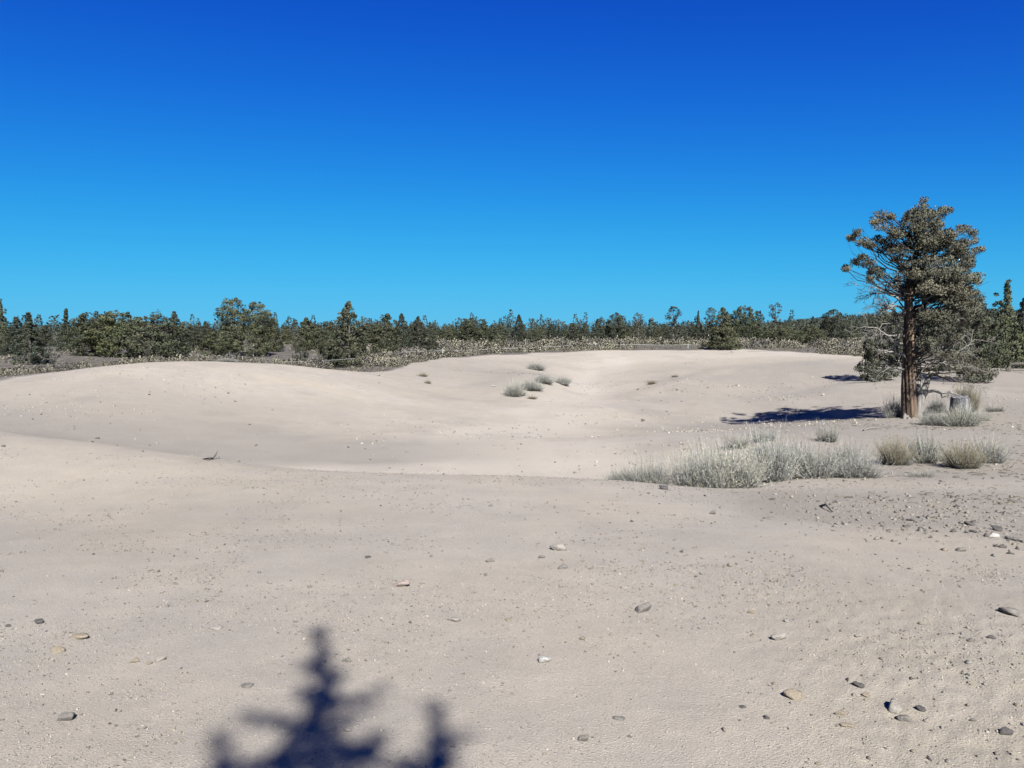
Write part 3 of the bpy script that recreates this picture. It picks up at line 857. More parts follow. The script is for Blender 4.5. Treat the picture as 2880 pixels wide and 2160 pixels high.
    # foliage lobes: drawing x, y, half-width, half-height, density, warm
    L = [(655, 140, 40, 22, 1, 0), (640, 175, 50, 32, 1, 0), (600, 215, 70, 42, 1, 0), (690, 215, 70, 42, 1, 0), (770, 205, 62, 26, 1, 0), (812, 188, 22, 16, 1, .5),
         (560, 260, 60, 45, 1, 0), (640, 280, 80, 50, 1, 0), (730, 275, 70, 45, 1, 0), (395, 225, 76, 22, .9, .7), (360, 260, 40, 34, .9, .7), (400, 285, 55, 26, .7, .7), (455, 225, 24, 20, .7, .7),
         (500, 320, 70, 45, 1, 0), (590, 350, 70, 50, .9, 0), (690, 350, 90, 50, 1, .3), (790, 330, 80, 48, 1, .5), (925, 312, 50, 26, .8, .5), (880, 300, 36, 18, .6, .4), (960, 335, 26, 16, .8, .2),
         (255, 330, 58, 26, 1, 0), (215, 370, 42, 32, 1, 0), (300, 375, 70, 34, 1, 0), (380, 375, 70, 36, 1, 0), (340, 410, 60, 26, .8, 0), (460, 390, 60, 40, .9, 0),
         (295, 470, 42, 26, .9, 0), (330, 500, 50, 26, .9, 0), (250, 510, 50, 20, .8, 0), (195, 545, 34, 16, .9, 0), (370, 540, 46, 28, .9, 0), (345, 585, 26, 20, .9, 0), (400, 570, 40, 26, .8, 0),
         (440, 430, 70, 40, .9, 0), (520, 430, 80, 44, 1, 0), (620, 420, 80, 48, 1, 0), (720, 410, 90, 50, 1, .2), (820, 400, 80, 50, 1, .2), (920, 390, 64, 36, .8, 0), (975, 380, 30, 20, .7, .3),
         (880, 440, 80, 40, 1, 0), (970, 435, 46, 22, .9, .6), (1010, 432, 20, 10, .9, .8), (500, 490, 50, 34, .7, 0), (600, 500, 70, 36, .6, 0), (690, 490, 80, 46, .9, .4), (790, 490, 90, 46, 1, 0), (900, 500, 80, 34, 1, 0), (960, 495, 34, 20, 1, 0),
         (560, 560, 80, 40, .8, .6), (640, 570, 70, 46, .8, .5), (740, 560, 90, 46, 1, .2), (850, 555, 80, 44, 1, 0), (920, 540, 50, 26, .9, 0), (950, 600, 60, 26, 1, 0), (1005, 606, 34, 17, 1, 0),
         (500, 640, 40, 36, .7, 0), (540, 690, 50, 44, .8, .6), (620, 640, 70, 46, .8, .6), (720, 640, 90, 50, .9, .5), (830, 640, 90, 50, 1, .5), (900, 680, 80, 44, 1, .5), (980, 700, 34, 26, 1, 0),
         (640, 710, 60, 44, .7, .6), (740, 720, 90, 46, .9, .6), (850, 740, 90, 46, 1, .3), (950, 750, 60, 34, 1, 0), (1010, 745, 26, 18, 1, 0), (1015, 795, 26, 18, 1, 0), (980, 780, 34, 24, 1, 0),
         (640, 820, 50, 46, .8, 0), (720, 810, 80, 46, .8, .2), (820, 820, 80, 44, .9, 0), (900, 800, 70, 36, .9, 0), (680, 880, 70, 50, .9, 0), (790, 890, 90, 50, .9, 0), (900, 880, 70, 46, .8, 0), (960, 850, 40, 34, .7, 0),
         (700, 960, 80, 50, .8, .2), (800, 970, 90, 50, .8, .2), (900, 960, 70, 44, .6, .2), (720, 1040, 70, 44, .6, .2), (820, 1050, 80, 44, .6, .2), (920, 1050, 70, 44, .5, .5), (1000, 1060, 60, 44, .5, .2),
         (760, 1130, 70, 40, .5, 0), (860, 1140, 80, 40, .5, .2), (960, 1140, 70, 40, .5, .2), (1050, 1120, 50, 50, .7, .2), (1085, 1190, 44, 44, .9, .3), (1010, 1200, 50, 34, .7, 0),
         (500, 880, 50, 40, .35, 0), (450, 930, 60, 40, .3, 0), (500, 1000, 50, 44, .35, 0), (530, 1100, 36, 40, .5, 0), (480, 1130, 50, 40, .4, 0), (440, 1060, 50, 36, .35, 0)]
    crown = Bag(); limbs = Bag()
    cs, rs, ax, tn, per = [], [], [], [], []
    axis_x = lambda zy: np.interp(1500 - zy, [1500 - q_[1] for q_ in path], [q_[0] for q_ in path])
    for (zx, zy, hx, hz, den, warm) in L:
        shade = rng.uniform(.72, 1.22)  # tone per lobe, paints in the contrast of lit and shadowed clumps
        hx, hz = max(hx - 20, .5 * hx), max(hz - 18, .45 * hz)
        rim = zx < 480 or (zx > 900 and zy < 520) or zy < 260
        spread = 0.25 + 0.75 * math.sqrt(max(0.05, 1 - ((zx - 640) / 460) ** 2))
        zs = 1.2 * spread * min(1.0, 0.35 + (zy - 110) / 300.0) * (1 + .55 * min(max((zy - 400) / 500, 0), 1))
        low = 520 < zy < 830 and zx > 600
        if zy >= 860: den *= .6
        if low: hx, hz = hx + 10, hz + 9
        inner = 470 < zx < 970 and 190 < zy < 880
        for copy in range(3):
            if copy == 2 and not inner and (rim or rng.random() < .4): continue
            dy = rng.uniform(-1, 1) * zs if copy else rng.uniform(-1.0, 0.1) * zs
            if zy > 620 and zx < 650: dy = abs(dy) + .2
            c0 = P(zx, zy, dy)
            # limb to the lobe
            ay = min(zy + rng.uniform(60, 150) + 0.25 * abs(zx - axis_x(zy)), 1150)
            a0 = P(axis_x(ay), ay, 0.0)
            Lb = np.linalg.norm(c0 - a0)
            if Lb > 0.4 and (copy == 0 or rng.random() < .25):
                w = wiggle(a0, c0, 7, 0.10, rng, -0.04)
                r0 = min(0.014 + 0.009 * Lb, 0.036)
                limbs.add(*tube(w, np.linspace(r0, 0.006, 8), 5), (.5, .46, .43))
                for _ in range(3):
                    s0 = w[rng.integers(3, 7)]
                    e0 = c0 + rng.normal(0, 1, 3) * np.array([hx * k, .25, hz * k]) * .8
                    limbs.add(*tube(wiggle(s0, e0, 4, .12, rng), np.linspace(.010, .004, 5), 4), (.6, .55, .5))
            ncl = max(7 if zx < 480 and zy < 620 else 3, int((den + .25 * low + .15 * inner) * hx * hz / 105.0))
            for _ in range(ncl):
                d = unit(rng, 1)[0] * rng.uniform(0.2, 1.0) ** 0.5
                c = c0 + d * np.array([hx * k, min(hx * k, .4), hz * k])
                cs.append(c); rs.append(rng.uniform(.06, .115)); ax.append(np.array([np.sign(zx - 620) * .35, 0, .3]))
                base_t = np.array([1, 1, 1.0]) * rng.uniform(.78, 1.2) * shade
                tn.append(base_t * (1 - warm) + warm * base_t * np.array([1.28, 1.14, 1.08]))
                per.append(rng.integers(26, 38))
    clump_sprays(crown, np.array(cs), rs, np.array(per), .062, .030, rng, np.array(ax), .45, tn, .85)
    obj('crown', crown.mesh('old_crown', M_FOLH), root)
    obj('branches', limbs.mesh('old_branches', M_BARKD), root)
    # bare dead branches with their twigs, one part each
    def twigs(bag, pts, rad, depth, length):
        bag.add(*tube(pts, rad, 5 if depth < 2 else 4))
        if depth >= 3: return
        m = len(pts)
        for _ in range([7, 5, 3][depth]):
            i = rng.integers(1, m)
            d = (pts[-1] - pts[0]); d = d / (np.linalg.norm(d) + 1e-9)
            dd = d * .7 + rng.normal(0, .55, 3) + np.array([0, 0, -.10])
            dd /= np.linalg.norm(dd)
            l = length * rng.uniform(.30, .6)
            e = pts[i] + dd * l
            sub = wiggle(pts[i], e, 4, .13, rng)
            r0 = max(rad[i] * .55, .0045)
            twigs(bag, sub, np.linspace(r0, .0035, 5), depth + 1, l)
    DB = [([(578, 840, 0), (530, 775, -.1), (470, 770, -.2), (390, 790, -.25)], 10, 0),
          ([(575, 835, 0), (520, 830, .1), (440, 770, .2), (360, 765, .2)], 9, 0),
          ([(570, 745, 0), (500, 720, -.2), (440, 690, -.3), (350, 650, -.4)], 9, 0),
          ([(575, 690, 0), (500, 650, .1), (430, 630, .1), (370, 655, .1)], 8, 0),
          ([(570, 720, 0), (480, 710, .3), (400, 700, .35), (330, 720, .4)], 8, 0),
          ([(560, 960, 0), (470, 950, -.3), (390, 900, -.4), (310, 890, -.5)], 9, 0),
          ([(560, 920, 0), (490, 870, -.3), (430, 880, -.35), (380, 940, -.4)], 5, 0),
          ([(562, 1070, 0), (520, 1062, -.2), (470, 1050, -.3), (400, 1030, -.4)], 12, 0),
          ([(562, 1010, 0), (490, 990, .2), (420, 960, .3), (340, 980, .4)], 8, 0),
          ([(558, 1165, 0), (520, 1170, -.2), (470, 1150, -.2), (420, 1180, -.2)], 7, 0),
          ([(622, 1090, 0), (690, 1115, -.3), (780, 1135, -.5), (900, 1130, -.6)], 10, 0),
          ([(628, 1070, 0), (690, 1060, -.3), (740, 1080, -.4), (800, 1080, -.5)], 8, 0),
          ([(800, 1150, .3), (890, 1070, 0), (940, 1020, -.1), (995, 975, -.2)], 11, 0),
          ([(800, 1090, .3), (850, 1010, 0), (900, 975, -.1), (945, 955, -.2)], 9, 0),
          ([(760, 1130, .3), (850, 1140, 0), (960, 1130, -.2), (1060, 1170, -.3)], 8, 0),
          ([(620, 760, 0), (680, 720, -.5), (760, 660, -.8), (830, 600, -.9)], 7, 0),
          ([(600, 640, 0), (640, 590, -.5), (700, 550, -.8), (720, 540, -.9)], 7, 0),
          ([(640, 820, 0), (720, 770, -.5), (800, 790, -.8), (860, 820, -.9)], 7, 0),
          ([(720, 1190, .25), (800, 1200, -.1), (880, 1220, -.2), (930, 1250, -.2)], 8, 0)]
    for q, w, _ in DB:
        bag = Bag()
        pq = np.array([P(*a) for a in q])
        tt = np.linspace(0, 1, 10); ti = np.linspace(0, 1, len(pq))
        pp = np.stack([np.interp(tt, ti, pq[:, i]) for i in range(3)], 1)
        pp[1:-1] += rng.normal(0, .02, (8, 3))
        rr = np.linspace(w * k, w * k * .25, 10)
        twigs(bag, pp, rr, 0, np.linalg.norm(pq[-1] - pq[0]) * .9)
        obj('dead_branch', bag.mesh('dead_branch', M_DEAD), root)
    # short stubs on the trunk
    for (zx, zy, ex, ey) in [(566, 1165, 530, 1163), (566, 1070, 505, 1058)]:
        bag = Bag()
        bag.add(*tube(np.array([P(zx, zy, -.05), P((zx + ex) / 2, (zy + ey) / 2 + 2, -.06), P(ex, ey, -.08)]), np.array([7, 6, 2]) * k, 6))
        obj('branch_stub', bag.mesh('branch_stub', M_DEAD), root)
    return base
OLD = old_juniper()

# grey stump right of the old tree
def stump():
    rng = np.random.default_rng(8)
    p = hit(2702, 1168, 24.0)
    k = 24.0 / FPX
    root = empty('tree_stump', p)
    tag(root, 'silver-grey sawn stump standing among shrubs right of the old juniper', 'stump')
    S = 36; th = np.linspace(0, 6.2832, S, endpoint=False)
    hs = np.array([-.08, .0, .13, .30, .46, .60, .70]); rr = np.array([.40, .38, .32, .285, .265, .255, .245])
    V = []; C = []
    for h, r in zip(hs, rr):
        ri = r * (1 + .07 * np.sin(th * 9 + h) + .05 * np.sin(th * 15 + 1) + .14 * max(0, 1 - h / .25) * np.sin(th * 3 + .5))
        zz = np.full(S, h)
        if h > .65: zz = zz + .035 * np.sin(th * 1.0 + .4) + .012 * np.sin(th * 7)
        V.append(np.stack([ri * np.cos(th) - .06 * h, ri * np.sin(th), zz], 1))
        C.append(np.repeat((.9 + .3 * np.sin(th * 9 + h))[:, None], 3, 1))
    ii = np.arange(len(hs) - 1)[:, None]; jj = np.arange(S)[None]; j2 = (jj + 1) % S
    F = np.stack([ii * S + jj, ii * S + j2, (ii + 1) * S + j2, (ii + 1) * S + jj], -1).reshape(-1, 4)
    body = obj('stump_body', mesh_np('stump_body', np.concatenate(V), F, M_STUMP, np.concatenate(C), True), root)
    top = V[-1]
    b = Bag(); cen = top.mean(0)
    ring = cen + (top - cen) * .97 + np.array([0, 0, .004])
    half = cen + (top - cen) * .4 + np.array([0, 0, .0])
    for q in range(S):
        b.add(np.stack([ring[q], ring[(q + 1) % S], half[(q + 1) % S], half[q]]), [(0, 1, 2, 3)], rng.uniform(.8, 1.2))
    for q in range(0, S, 2):
        b.add(np.stack([half[q], half[(q + 1) % S], half[(q + 2) % S], cen]), [(0, 1, 2, 3)], rng.uniform(.8, 1.2))
    obj('cut_top', b.mesh('cut_top', M_STUMP), root)
    b = Bag()
    b.add(*tube(np.array([[.14, -.12, .36], [.2, -.2, .16], [.26, -.26, .02], [.36, -.3, -.05]]), [.05, .06, .055, .03], 8))
    o = obj('root_flare', b.mesh('stump_root', M_DEAD), body); o['label'] = 'bleached root flare of the stump'
stump()

# ------------------------------------------------------------------ juniper behind the photographer (its shadow falls in front)
def shadow_juniper():
    rng = np.random.default_rng(77)
    X0 = np.array([1.38, -5.8])
    root_z = float(gq(*X0))
    te = math.tan(SUN_EL)
    root = empty('juniper_tree', (X0[0], X0[1], root_z - .03))
    tag(root, 'juniper that stands behind the viewer and throws the blurred foreground shadow', 'tree')
    def S(zx, zy, dq=0.0):
        """a point of the shadow on the ground -> the twig up in the tree that casts it"""
        u = 500 + zx / 2.4578; v = 1740 + zy / 2.4578
        g = pix_dir(u, v); t = -EYE / g[2]
        r = np.array([g[0] * t, g[1] * t]) - X0
        s = r @ SLAT; h = (r @ SDIR) * te
        h = h - dq * te * -1.0 if False else h
        p2 = SLAT * s
        # moving a twig by dq along the sun's bearing changes its height so the ray stays the same
        return np.array([p2[0] + SDIR[0] * dq, p2[1] + SDIR[1] * dq, h - dq * te - root_z])
    b = Bag(); cr = Bag()
    tip = S(985, 60)
    H = tip[2]
    lines = [  # twig line in the shadow study, foliage half-width in study units
        ([(985, 60), (985, 240), (1010, 380), (1030, 480), (960, 640), (920, 800)], 30, 0.0),
        ([(985, 240), (940, 300), (850, 300)], 26, .1), ([(1000, 300), (985, 330), (900, 350)], 30, -.1),
        ([(1040, 480), (1080, 420), (1120, 380)], 38, .1), ([(1000, 540), (900, 520), (850, 495)], 36, -.1),
        ([(1040, 560), (1120, 570), (1200, 555), (1420, 470)], 17, .2), ([(980, 520), (1050, 560), (1120, 580)], 34, -.1),
        ([(930, 700), (1000, 640), (940, 600)], 50, .0), ([(960, 740), (1080, 740), (1180, 690), (1310, 595)], 36, .15),
        ([(900, 780), (780, 740), (680, 700), (560, 690)], 30, -.2), ([(560, 690), (470, 640)], 10, -.2),
        ([(900, 800), (850, 860), (760, 960)], 90, 0.0), ([(960, 800), (1080, 880), (1150, 930)], 60, .1),
        ([(1100, 900), (1250, 920), (1340, 880), (1390, 820)], 46, .25), ([(840, 880), (760, 1000), (640, 1030)], 90, -.1),
        ([(1000, 1050), (1120, 1010), (1260, 990), (1350, 960)], 60, .1), ([(1480, 1040), (1560, 1000), (1640, 1030)], 40, .1),
        ([(1775, 590), (1775, 700), (1778, 820), (1780, 1040)], 20, .3), ([(1780, 860), (1780, 960)], 62, .3), ([(1790, 900), (1880, 840), (1960, 800)], 10, .3),
        ([(300, 760), (310, 850), (330, 960), (360, 1040)], 22, -.3), ([(260, 1030), (330, 1000), (420, 1000)], 40, -.3),
        ([(700, 1040), (900, 1040), (1100, 1060)], 80, 0.0), ([(300, 1060), (500, 1050), (640, 1060)], 40, -.2),
        ([(1700, 1040), (1780, 1010), (1850, 1040)], 60, .3)]
    cs, rs, ax, per = [], [], [], []
    uk = 1 / 2.4578 * 4.0 / FPX
    for q, w, dq in lines:
        pts = np.array([S(x, y, dq + rng.uniform(-.04, .04)) for x, y in q])
        b.add(*tube(pts, np.linspace(.012, .004, len(pts)), 4), (.8, .8, .8))
        seg = 0
        for i in range(len(pts) - 1):
            l = np.linalg.norm(pts[i + 1] - pts[i])
            m = max(2, int(l / .045))
            for s in np.linspace(0, 1, m):
                c = pts[i] * (1 - s) + pts[i + 1] * s
                cs.append(c); rs.append(max(w * uk * 1.0, .012)); ax.append(np.array([0, 0, .3])); per.append(int(7 + w * .21))
    clump_sprays(cr, np.array(cs), rs, np.array(per), .055, .03, rng, np.array(ax), .2, None, 1.0)
    # the broad lower crown and trunk that the photo does not show
    b.add(*tube(np.array([[0, 0, -.05], [.03, 0, 1.0], [0, .02, H * .5], [0, -.02, H * .75], S(960, 640)]), [.16, .12, .08, .04, .015], 10))
    cs2, rs2, ax2 = [], [], []
    low = S(900, 1120)[2] - .35
    for i in range(330):
        t = rng.uniform(.12, 1.0); a = rng.uniform(0, 6.28)
        z = t * low
        R = 1.25 * (1 - .45 * t) * min(1, .5 + t)
        r = R * rng.uniform(.3, 1) ** .5
        cs2.append([r * math.cos(a), r * math.sin(a) - .15, z - .25 * r]); rs2.append(.2); ax2.append([math.cos(a), math.sin(a), .1])
        if i % 4 == 0:
            b.add(*tube(wiggle([0, 0, max(z - .2, .1)], cs2[-1], 4, .06, rng), [.03, .024, .018, .012, .006], 4))
    clump_sprays(cr, np.array(cs2), rs2, 30, .13, .06, rng, np.array(ax2), .4)
    obj('trunk', b.mesh('shadow_trunk', M_BARKD), root)
    obj('crown', cr.mesh('shadow_crown', M_FOL), root)
shadow_juniper()

# ------------------------------------------------------------------ shrubs
def stem_bush(seed, n, spread, curl, seg=4, w=0.0062, tips=0.0, tipcol=(1.25, 1.05, .5), flat=1.0, base_r=.12):
    """unit bush (radius about 1, height about 1): many thin upright stems fanning from a crown"""
    rng = np.random.default_rng(seed)
    bag = Bag()
    a = rng.uniform(0, 6.28, n); q = rng.uniform(0, 1, n) ** .6
    br = base_r * rng.uniform(0, 1, n) ** .5
    kk = 7
    sub = rng.integers(0, kk, n)
    sa, sr = rng.uniform(0, 6.28, kk), rng.uniform(.05, .55, kk); sh = rng.uniform(.5, 1.1, kk)
    bx, by = br * np.cos(a) * 1.5 + (sr * np.cos(sa))[sub], br * np.sin(a) * 1.5 + (sr * np.sin(sa))[sub]
    tilt = q * spread
    ln = rng.uniform(.5, 1.08, n) * (1 - .12 * q) * sh[sub]
    D = np.stack([np.sin(tilt) * np.cos(a), np.sin(tilt) * np.sin(a), np.cos(tilt)], 1) + rng.normal(0, .10, (n, 3))
    D /= np.linalg.norm(D, axis=1, keepdims=True)
    P = np.stack([bx, by, np.full(n, -.03)], 1)
    side = np.cross(D, rng.normal(0, 1, (n, 3))); side /= np.linalg.norm(side, axis=1, keepdims=True)
    ww = w * rng.uniform(.7, 1.3, n)
    rows = []
    for s in range(seg + 1):
        f = s / seg
        rows.append((P.copy(), ww * (1 - .72 * f)))
        D = D + np.array([0, 0, curl / seg]) + rng.normal(0, .07, (n, 3)); D /= np.linalg.norm(D, axis=1, keepdims=True)
        P = P + D * (ln / seg)[:, None]
    shade = rng.uniform(.78, 1.18, n) * rng.uniform(.72, 1.15, kk)[sub]
    warm = rng.random(n) < tips
    V = np.zeros((n, (seg + 1) * 2, 3)); C = np.ones((n, (seg + 1) * 2, 3))
    for s, (p, wd) in enumerate(rows):
        V[:, 2 * s] = p - side * wd[:, None]; V[:, 2 * s + 1] = p + side * wd[:, None]
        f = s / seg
        cc = np.ones((n, 3)) * shade[:, None] * (.20 + .95 * min(1, f * 1.22))      # bare woody stem below, darkened further as painted self-shadow; felted pale leaves above
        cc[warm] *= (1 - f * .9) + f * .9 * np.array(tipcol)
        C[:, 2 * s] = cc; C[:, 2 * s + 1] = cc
    F = []
    st = np.arange(n) * (seg + 1) * 2
    for s in range(seg):
        F.append(np.stack([st + 2 * s, st + 2 * s + 1, st + 2 * s + 3, st + 2 * s + 2], 1))
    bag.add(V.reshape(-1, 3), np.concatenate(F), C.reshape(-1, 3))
    # short side leaves along the upper half
    m = n * 5
    i = rng.integers(0, n, m); s = rng.integers(max(1, seg // 2), seg + 1, m)
    RA = np.stack([r_[0] for r_ in rows]); fr = rng.uniform(0, 1, (m, 1))
    C0 = RA[s, i] * fr + RA[s - 1, i] * (1 - fr)
    Dd = rng.normal(0, .7, (m, 3)) + np.array([0, 0, .6]) + C0 * np.array([.6, .6, 0])
    Vk, Fk = kites(C0, Dd, .058 * rng.uniform(.6, 1.3, m), .0115, rng)
    cc = np.repeat((shade[i] * 1.05)[:, None], 3, 1)
    cc[warm[i]] *= np.array(tipcol)
    bag.add(Vk, Fk, np.repeat(cc, 4, 0))
    return bag

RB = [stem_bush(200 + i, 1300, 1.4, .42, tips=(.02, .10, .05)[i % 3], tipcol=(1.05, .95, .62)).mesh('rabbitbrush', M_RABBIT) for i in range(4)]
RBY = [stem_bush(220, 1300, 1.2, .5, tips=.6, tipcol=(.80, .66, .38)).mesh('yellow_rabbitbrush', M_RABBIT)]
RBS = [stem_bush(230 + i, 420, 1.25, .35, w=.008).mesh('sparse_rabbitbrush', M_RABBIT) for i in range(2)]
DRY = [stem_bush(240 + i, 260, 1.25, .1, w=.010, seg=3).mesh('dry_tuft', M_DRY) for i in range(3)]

def shrub(meshes, name, u, vb, w, vt, label, Y=None, cat='shrub', group=None, depth=None):
    p = hit(u, vb, Y)
    W = px_size(w, p[1]) / 2; H = px_size(vb - vt, p[1])
    if Y is not None:
        H = at(u, vt, Y)[2] - p[2]
    me = meshes[RNG.integers(0, len(meshes))]
    W = W / .86; H = max(H, .06) * 1.30
    o = obj(name, me, None, (p[0], p[1], p[2] - .01), (0, 0, RNG.uniform(0, 6.28)), (W, W if depth is None else depth, H))
    tag(o, label, cat, group)
    return o

SH = [
    (RB, 'rabbitbrush', 1746, 1348, 96, 1314, 'low pale shrub at the left tip of the big shrub patch', 11.4),
    (RB, 'rabbitbrush', 1836, 1364, 150, 1290, 'tan-grey shrub second from the left tip of the big patch', 11.3),
    (RB, 'rabbitbrush', 1954, 1375, 175, 1266, 'shrub with a dark hollow at the front of the big patch', 11.0),
    (RB, 'rabbitbrush', 2062, 1382, 205, 1256, 'largest pale shrub sprawling at the front of the big patch', 11.0),
    (RB, 'rabbitbrush', 2165, 1345, 190, 1222, 'tall silver shrub behind the largest sprawling one', 12.4),
    (RB, 'rabbitbrush', 2286, 1335, 180, 1224, 'tall green-grey shrub in the middle of the big patch', 12.6),
    (RB, 'rabbitbrush', 2366, 1310, 126, 1228, 'grey shrub at the back right of the big patch', 13.8),
    (RB, 'rabbitbrush', 2402, 1342, 144, 1274, 'rounded shrub standing forward at the right end of the big patch', 12.2),
    (RB, 'rabbitbrush', 2230, 1310, 150, 1232, 'silver shrub at the back middle of the big patch', 14.0),
    (RB, 'rabbitbrush', 2010, 1330, 150, 1262, 'yellowish shrub at the back left of the big patch', 12.4),
    (RBS, 'rabbitbrush', 2327, 1232, 72, 1178, 'single pale shrub standing behind the big patch, below the tree shadow', 16.5),
    (RBS, 'rabbitbrush', 2070, 1242, 90, 1208, 'left half of the low grey fringe on the bank above the bowl', 16.6),
    (RBS, 'rabbitbrush', 2145, 1232, 90, 1196, 'right half of the low grey fringe on the bank above the bowl', 16.9),
    (RBY, 'rabbitbrush', 2506, 1310, 100, 1238, 'yellow-tipped shrub between the big patch and the silver trio', 13.6),
    (RB, 'rabbitbrush', 2622, 1304, 124, 1202, 'tall silver-blue shrub, left of the yellow one', 13.8),
    (RBY, 'rabbitbrush', 2696, 1317, 118, 1250, 'rounded yellow-brown shrub in front of the silver ones', 13.0),
    (RB, 'rabbitbrush', 2778, 1304, 130, 1232, 'silver-blue shrub nearest the right edge', 13.7),
    (RBS, 'rabbitbrush', 2582, 1346, 84, 1314, 'sparse little shrub in front of the silver-blue ones', 12.0),
    (RBS, 'rabbitbrush', 2548, 1310, 48, 1276, 'small thin shrub left of the tall silver-blue one', 13.5),
    (RB, 'rabbitbrush', 2503, 1152, 72, 1108, 'dusky shrub at the left foot of the old juniper', 25.6),
    (RB, 'rabbitbrush', 2625, 1192, 80, 1154, 'grey shrub right of the split stub at the trunk foot', 22.8),
    (RB, 'rabbitbrush', 2704, 1200, 116, 1140, 'broad grey-green shrub in front of the stump', 22.4),
    (RBY, 'rabbitbrush', 2724, 1146, 76, 1086, 'yellow-topped shrub directly behind the stump', 26.0),
    (RB, 'rabbitbrush', 2622, 1150, 66, 1112, 'pale shrub between trunk and stump', 26.5),
    (RBS, 'rabbitbrush', 2797, 1154, 60, 1132, 'low shrub right of the stump at the edge of the bare ground', 26.0),
    (RBS, 'rabbitbrush', 2760, 1180, 60, 1150, 'thin shrub between the stump and the right edge', 23.6),
    (RB, 'rabbitbrush', 1517, 1040, 64, 1013, 'grey shrub alone highest on the bowl\'s left flank', None),
    (RB, 'rabbitbrush', 1532, 1078, 60, 1051, 'left half of the upper shrub pair on the bowl nose', None),
    (RB, 'rabbitbrush', 1578, 1081, 60, 1053, 'right half of the upper shrub pair on the bowl nose', None),
    (RB, 'rabbitbrush', 1446, 1113, 74, 1072, 'lower left shrub on the nose inside the bowl', None),
    (RB, 'rabbitbrush', 1496, 1097, 76, 1067, 'lower right shrub on the nose inside the bowl', None),
    (DRY, 'dry_tuft', 1500, 1122, 40, 1108, 'dry tuft below the shrubs on the bowl nose', None),
    (DRY, 'dry_tuft', 1205, 1079, 26, 1064, 'dry tuft on the crest left of the bowl nose, lower of two', None),
    (DRY, 'dry_tuft', 1191, 1059, 32, 1043, 'dry tuft on the crest left of the bowl nose, upper of two', None),
    (DRY, 'dry_tuft', 1836, 1080, 38, 1064, 'dry tuft among stones on the bowl\'s right flank', None),
    (DRY, 'dry_tuft', 1896, 1061, 28, 1050, 'smaller dry tuft higher on the bowl\'s right flank', None),
    (RB, 'rabbitbrush', 640, 1027, 56, 1006, 'whitish shrub peeking over the crest of the left mound', 36.5),
]
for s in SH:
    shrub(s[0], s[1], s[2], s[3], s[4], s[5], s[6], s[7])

# sagebrush of the plain
def sage_proto(seed, n=1000):
    rng = np.random.default_rng(seed)
    bag = Bag()
    d = unit(rng, n); d[:, 2] = np.abs(d[:, 2])
    lobe = 1 + .18 * np.sin(3 * np.arctan2(d[:, 1], d[:, 0]) + seed) + .12 * np.sin(5 * np.arctan2(d[:, 1], d[:, 0]) + 2 * seed)
    C = d * np.array([1, 1, .95]) * (rng.uniform(.45, 1.0, (n, 1)) ** .5) * lobe[:, None] * .92
    D = d + np.array([0, 0, .25]) + rng.normal(0, .5, (n, 3))
    tuft = .62 + .62 * ((np.sin(C[:, 0] * 7 + seed) * np.sin(C[:, 1] * 7) * np.sin(C[:, 2] * 6 + 1)) > 0)
    c = (rng.uniform(.75, 1.2, n) * tuft)[:, None] * np.array([1, 1, 1])
    leaf_quads(bag, C, D, .13 * rng.uniform(.6, 1.2, n), .075, rng, d + np.array([0, 0, .3]) + .35 * np.sin(C * 9 + seed), np.repeat(c, 4, 0))
    for i in range(0, n, 30):
        bag.add(*tube(wiggle([0, 0, -.05], C[i], 3, .08, rng), [.03, .024, .018, .01], 4), (.5, .45, .42))
    return bag.mesh('sagebrush', M_SAGE)
SAGE = [sage_proto(300 + i) for i in range(6)]

r3 = np.random.default_rng(31)
cnt = 0
tries = 0
stuff_bush = []
while tries < 12000 and cnt < 2500:
    tries += 1
    a = r3.uniform(math.radians(-40), math.radians(40))
    rr = float(np.interp(a, RIMA, RIMR))
    # dense belt along the rim, thinner behind
    gap = r3.exponential(22.0)
    d = rr + .6 + gap + 2.2 * float(fbm(np.float64(a * 40), np.float64(3.0), 3, 17))
    if fbm(np.float64(d * math.sin(a) / 7.0), np.float64(d * math.cos(a) / 9.0), 2, 19) < -.12: continue
    if d > 150: continue
    x, y = d * math.sin(a), d * math.cos(a)
    u = CU + FPX * x / y
    left_clear = (u < 1000 and gap > 2.0)
    if left_clear and r3.random() < .62: continue
    if u < 1080 and gap < 2.5 and r3.random() < .6: continue
    if u < 480 and r3.random() < .45: continue
    if u > 2560 and r3.random() < .75: continue
    s = (.38 + .62 * r3.uniform(0, 1) ** 1.6) * (0.62 if (left_clear or u < 560) else 1.0)
    if gap < 2.5: s *= .72
    z = float(gq(x, y))
    cnt += 1
    stuff_bush.append((x, y, z, s, u, gap))
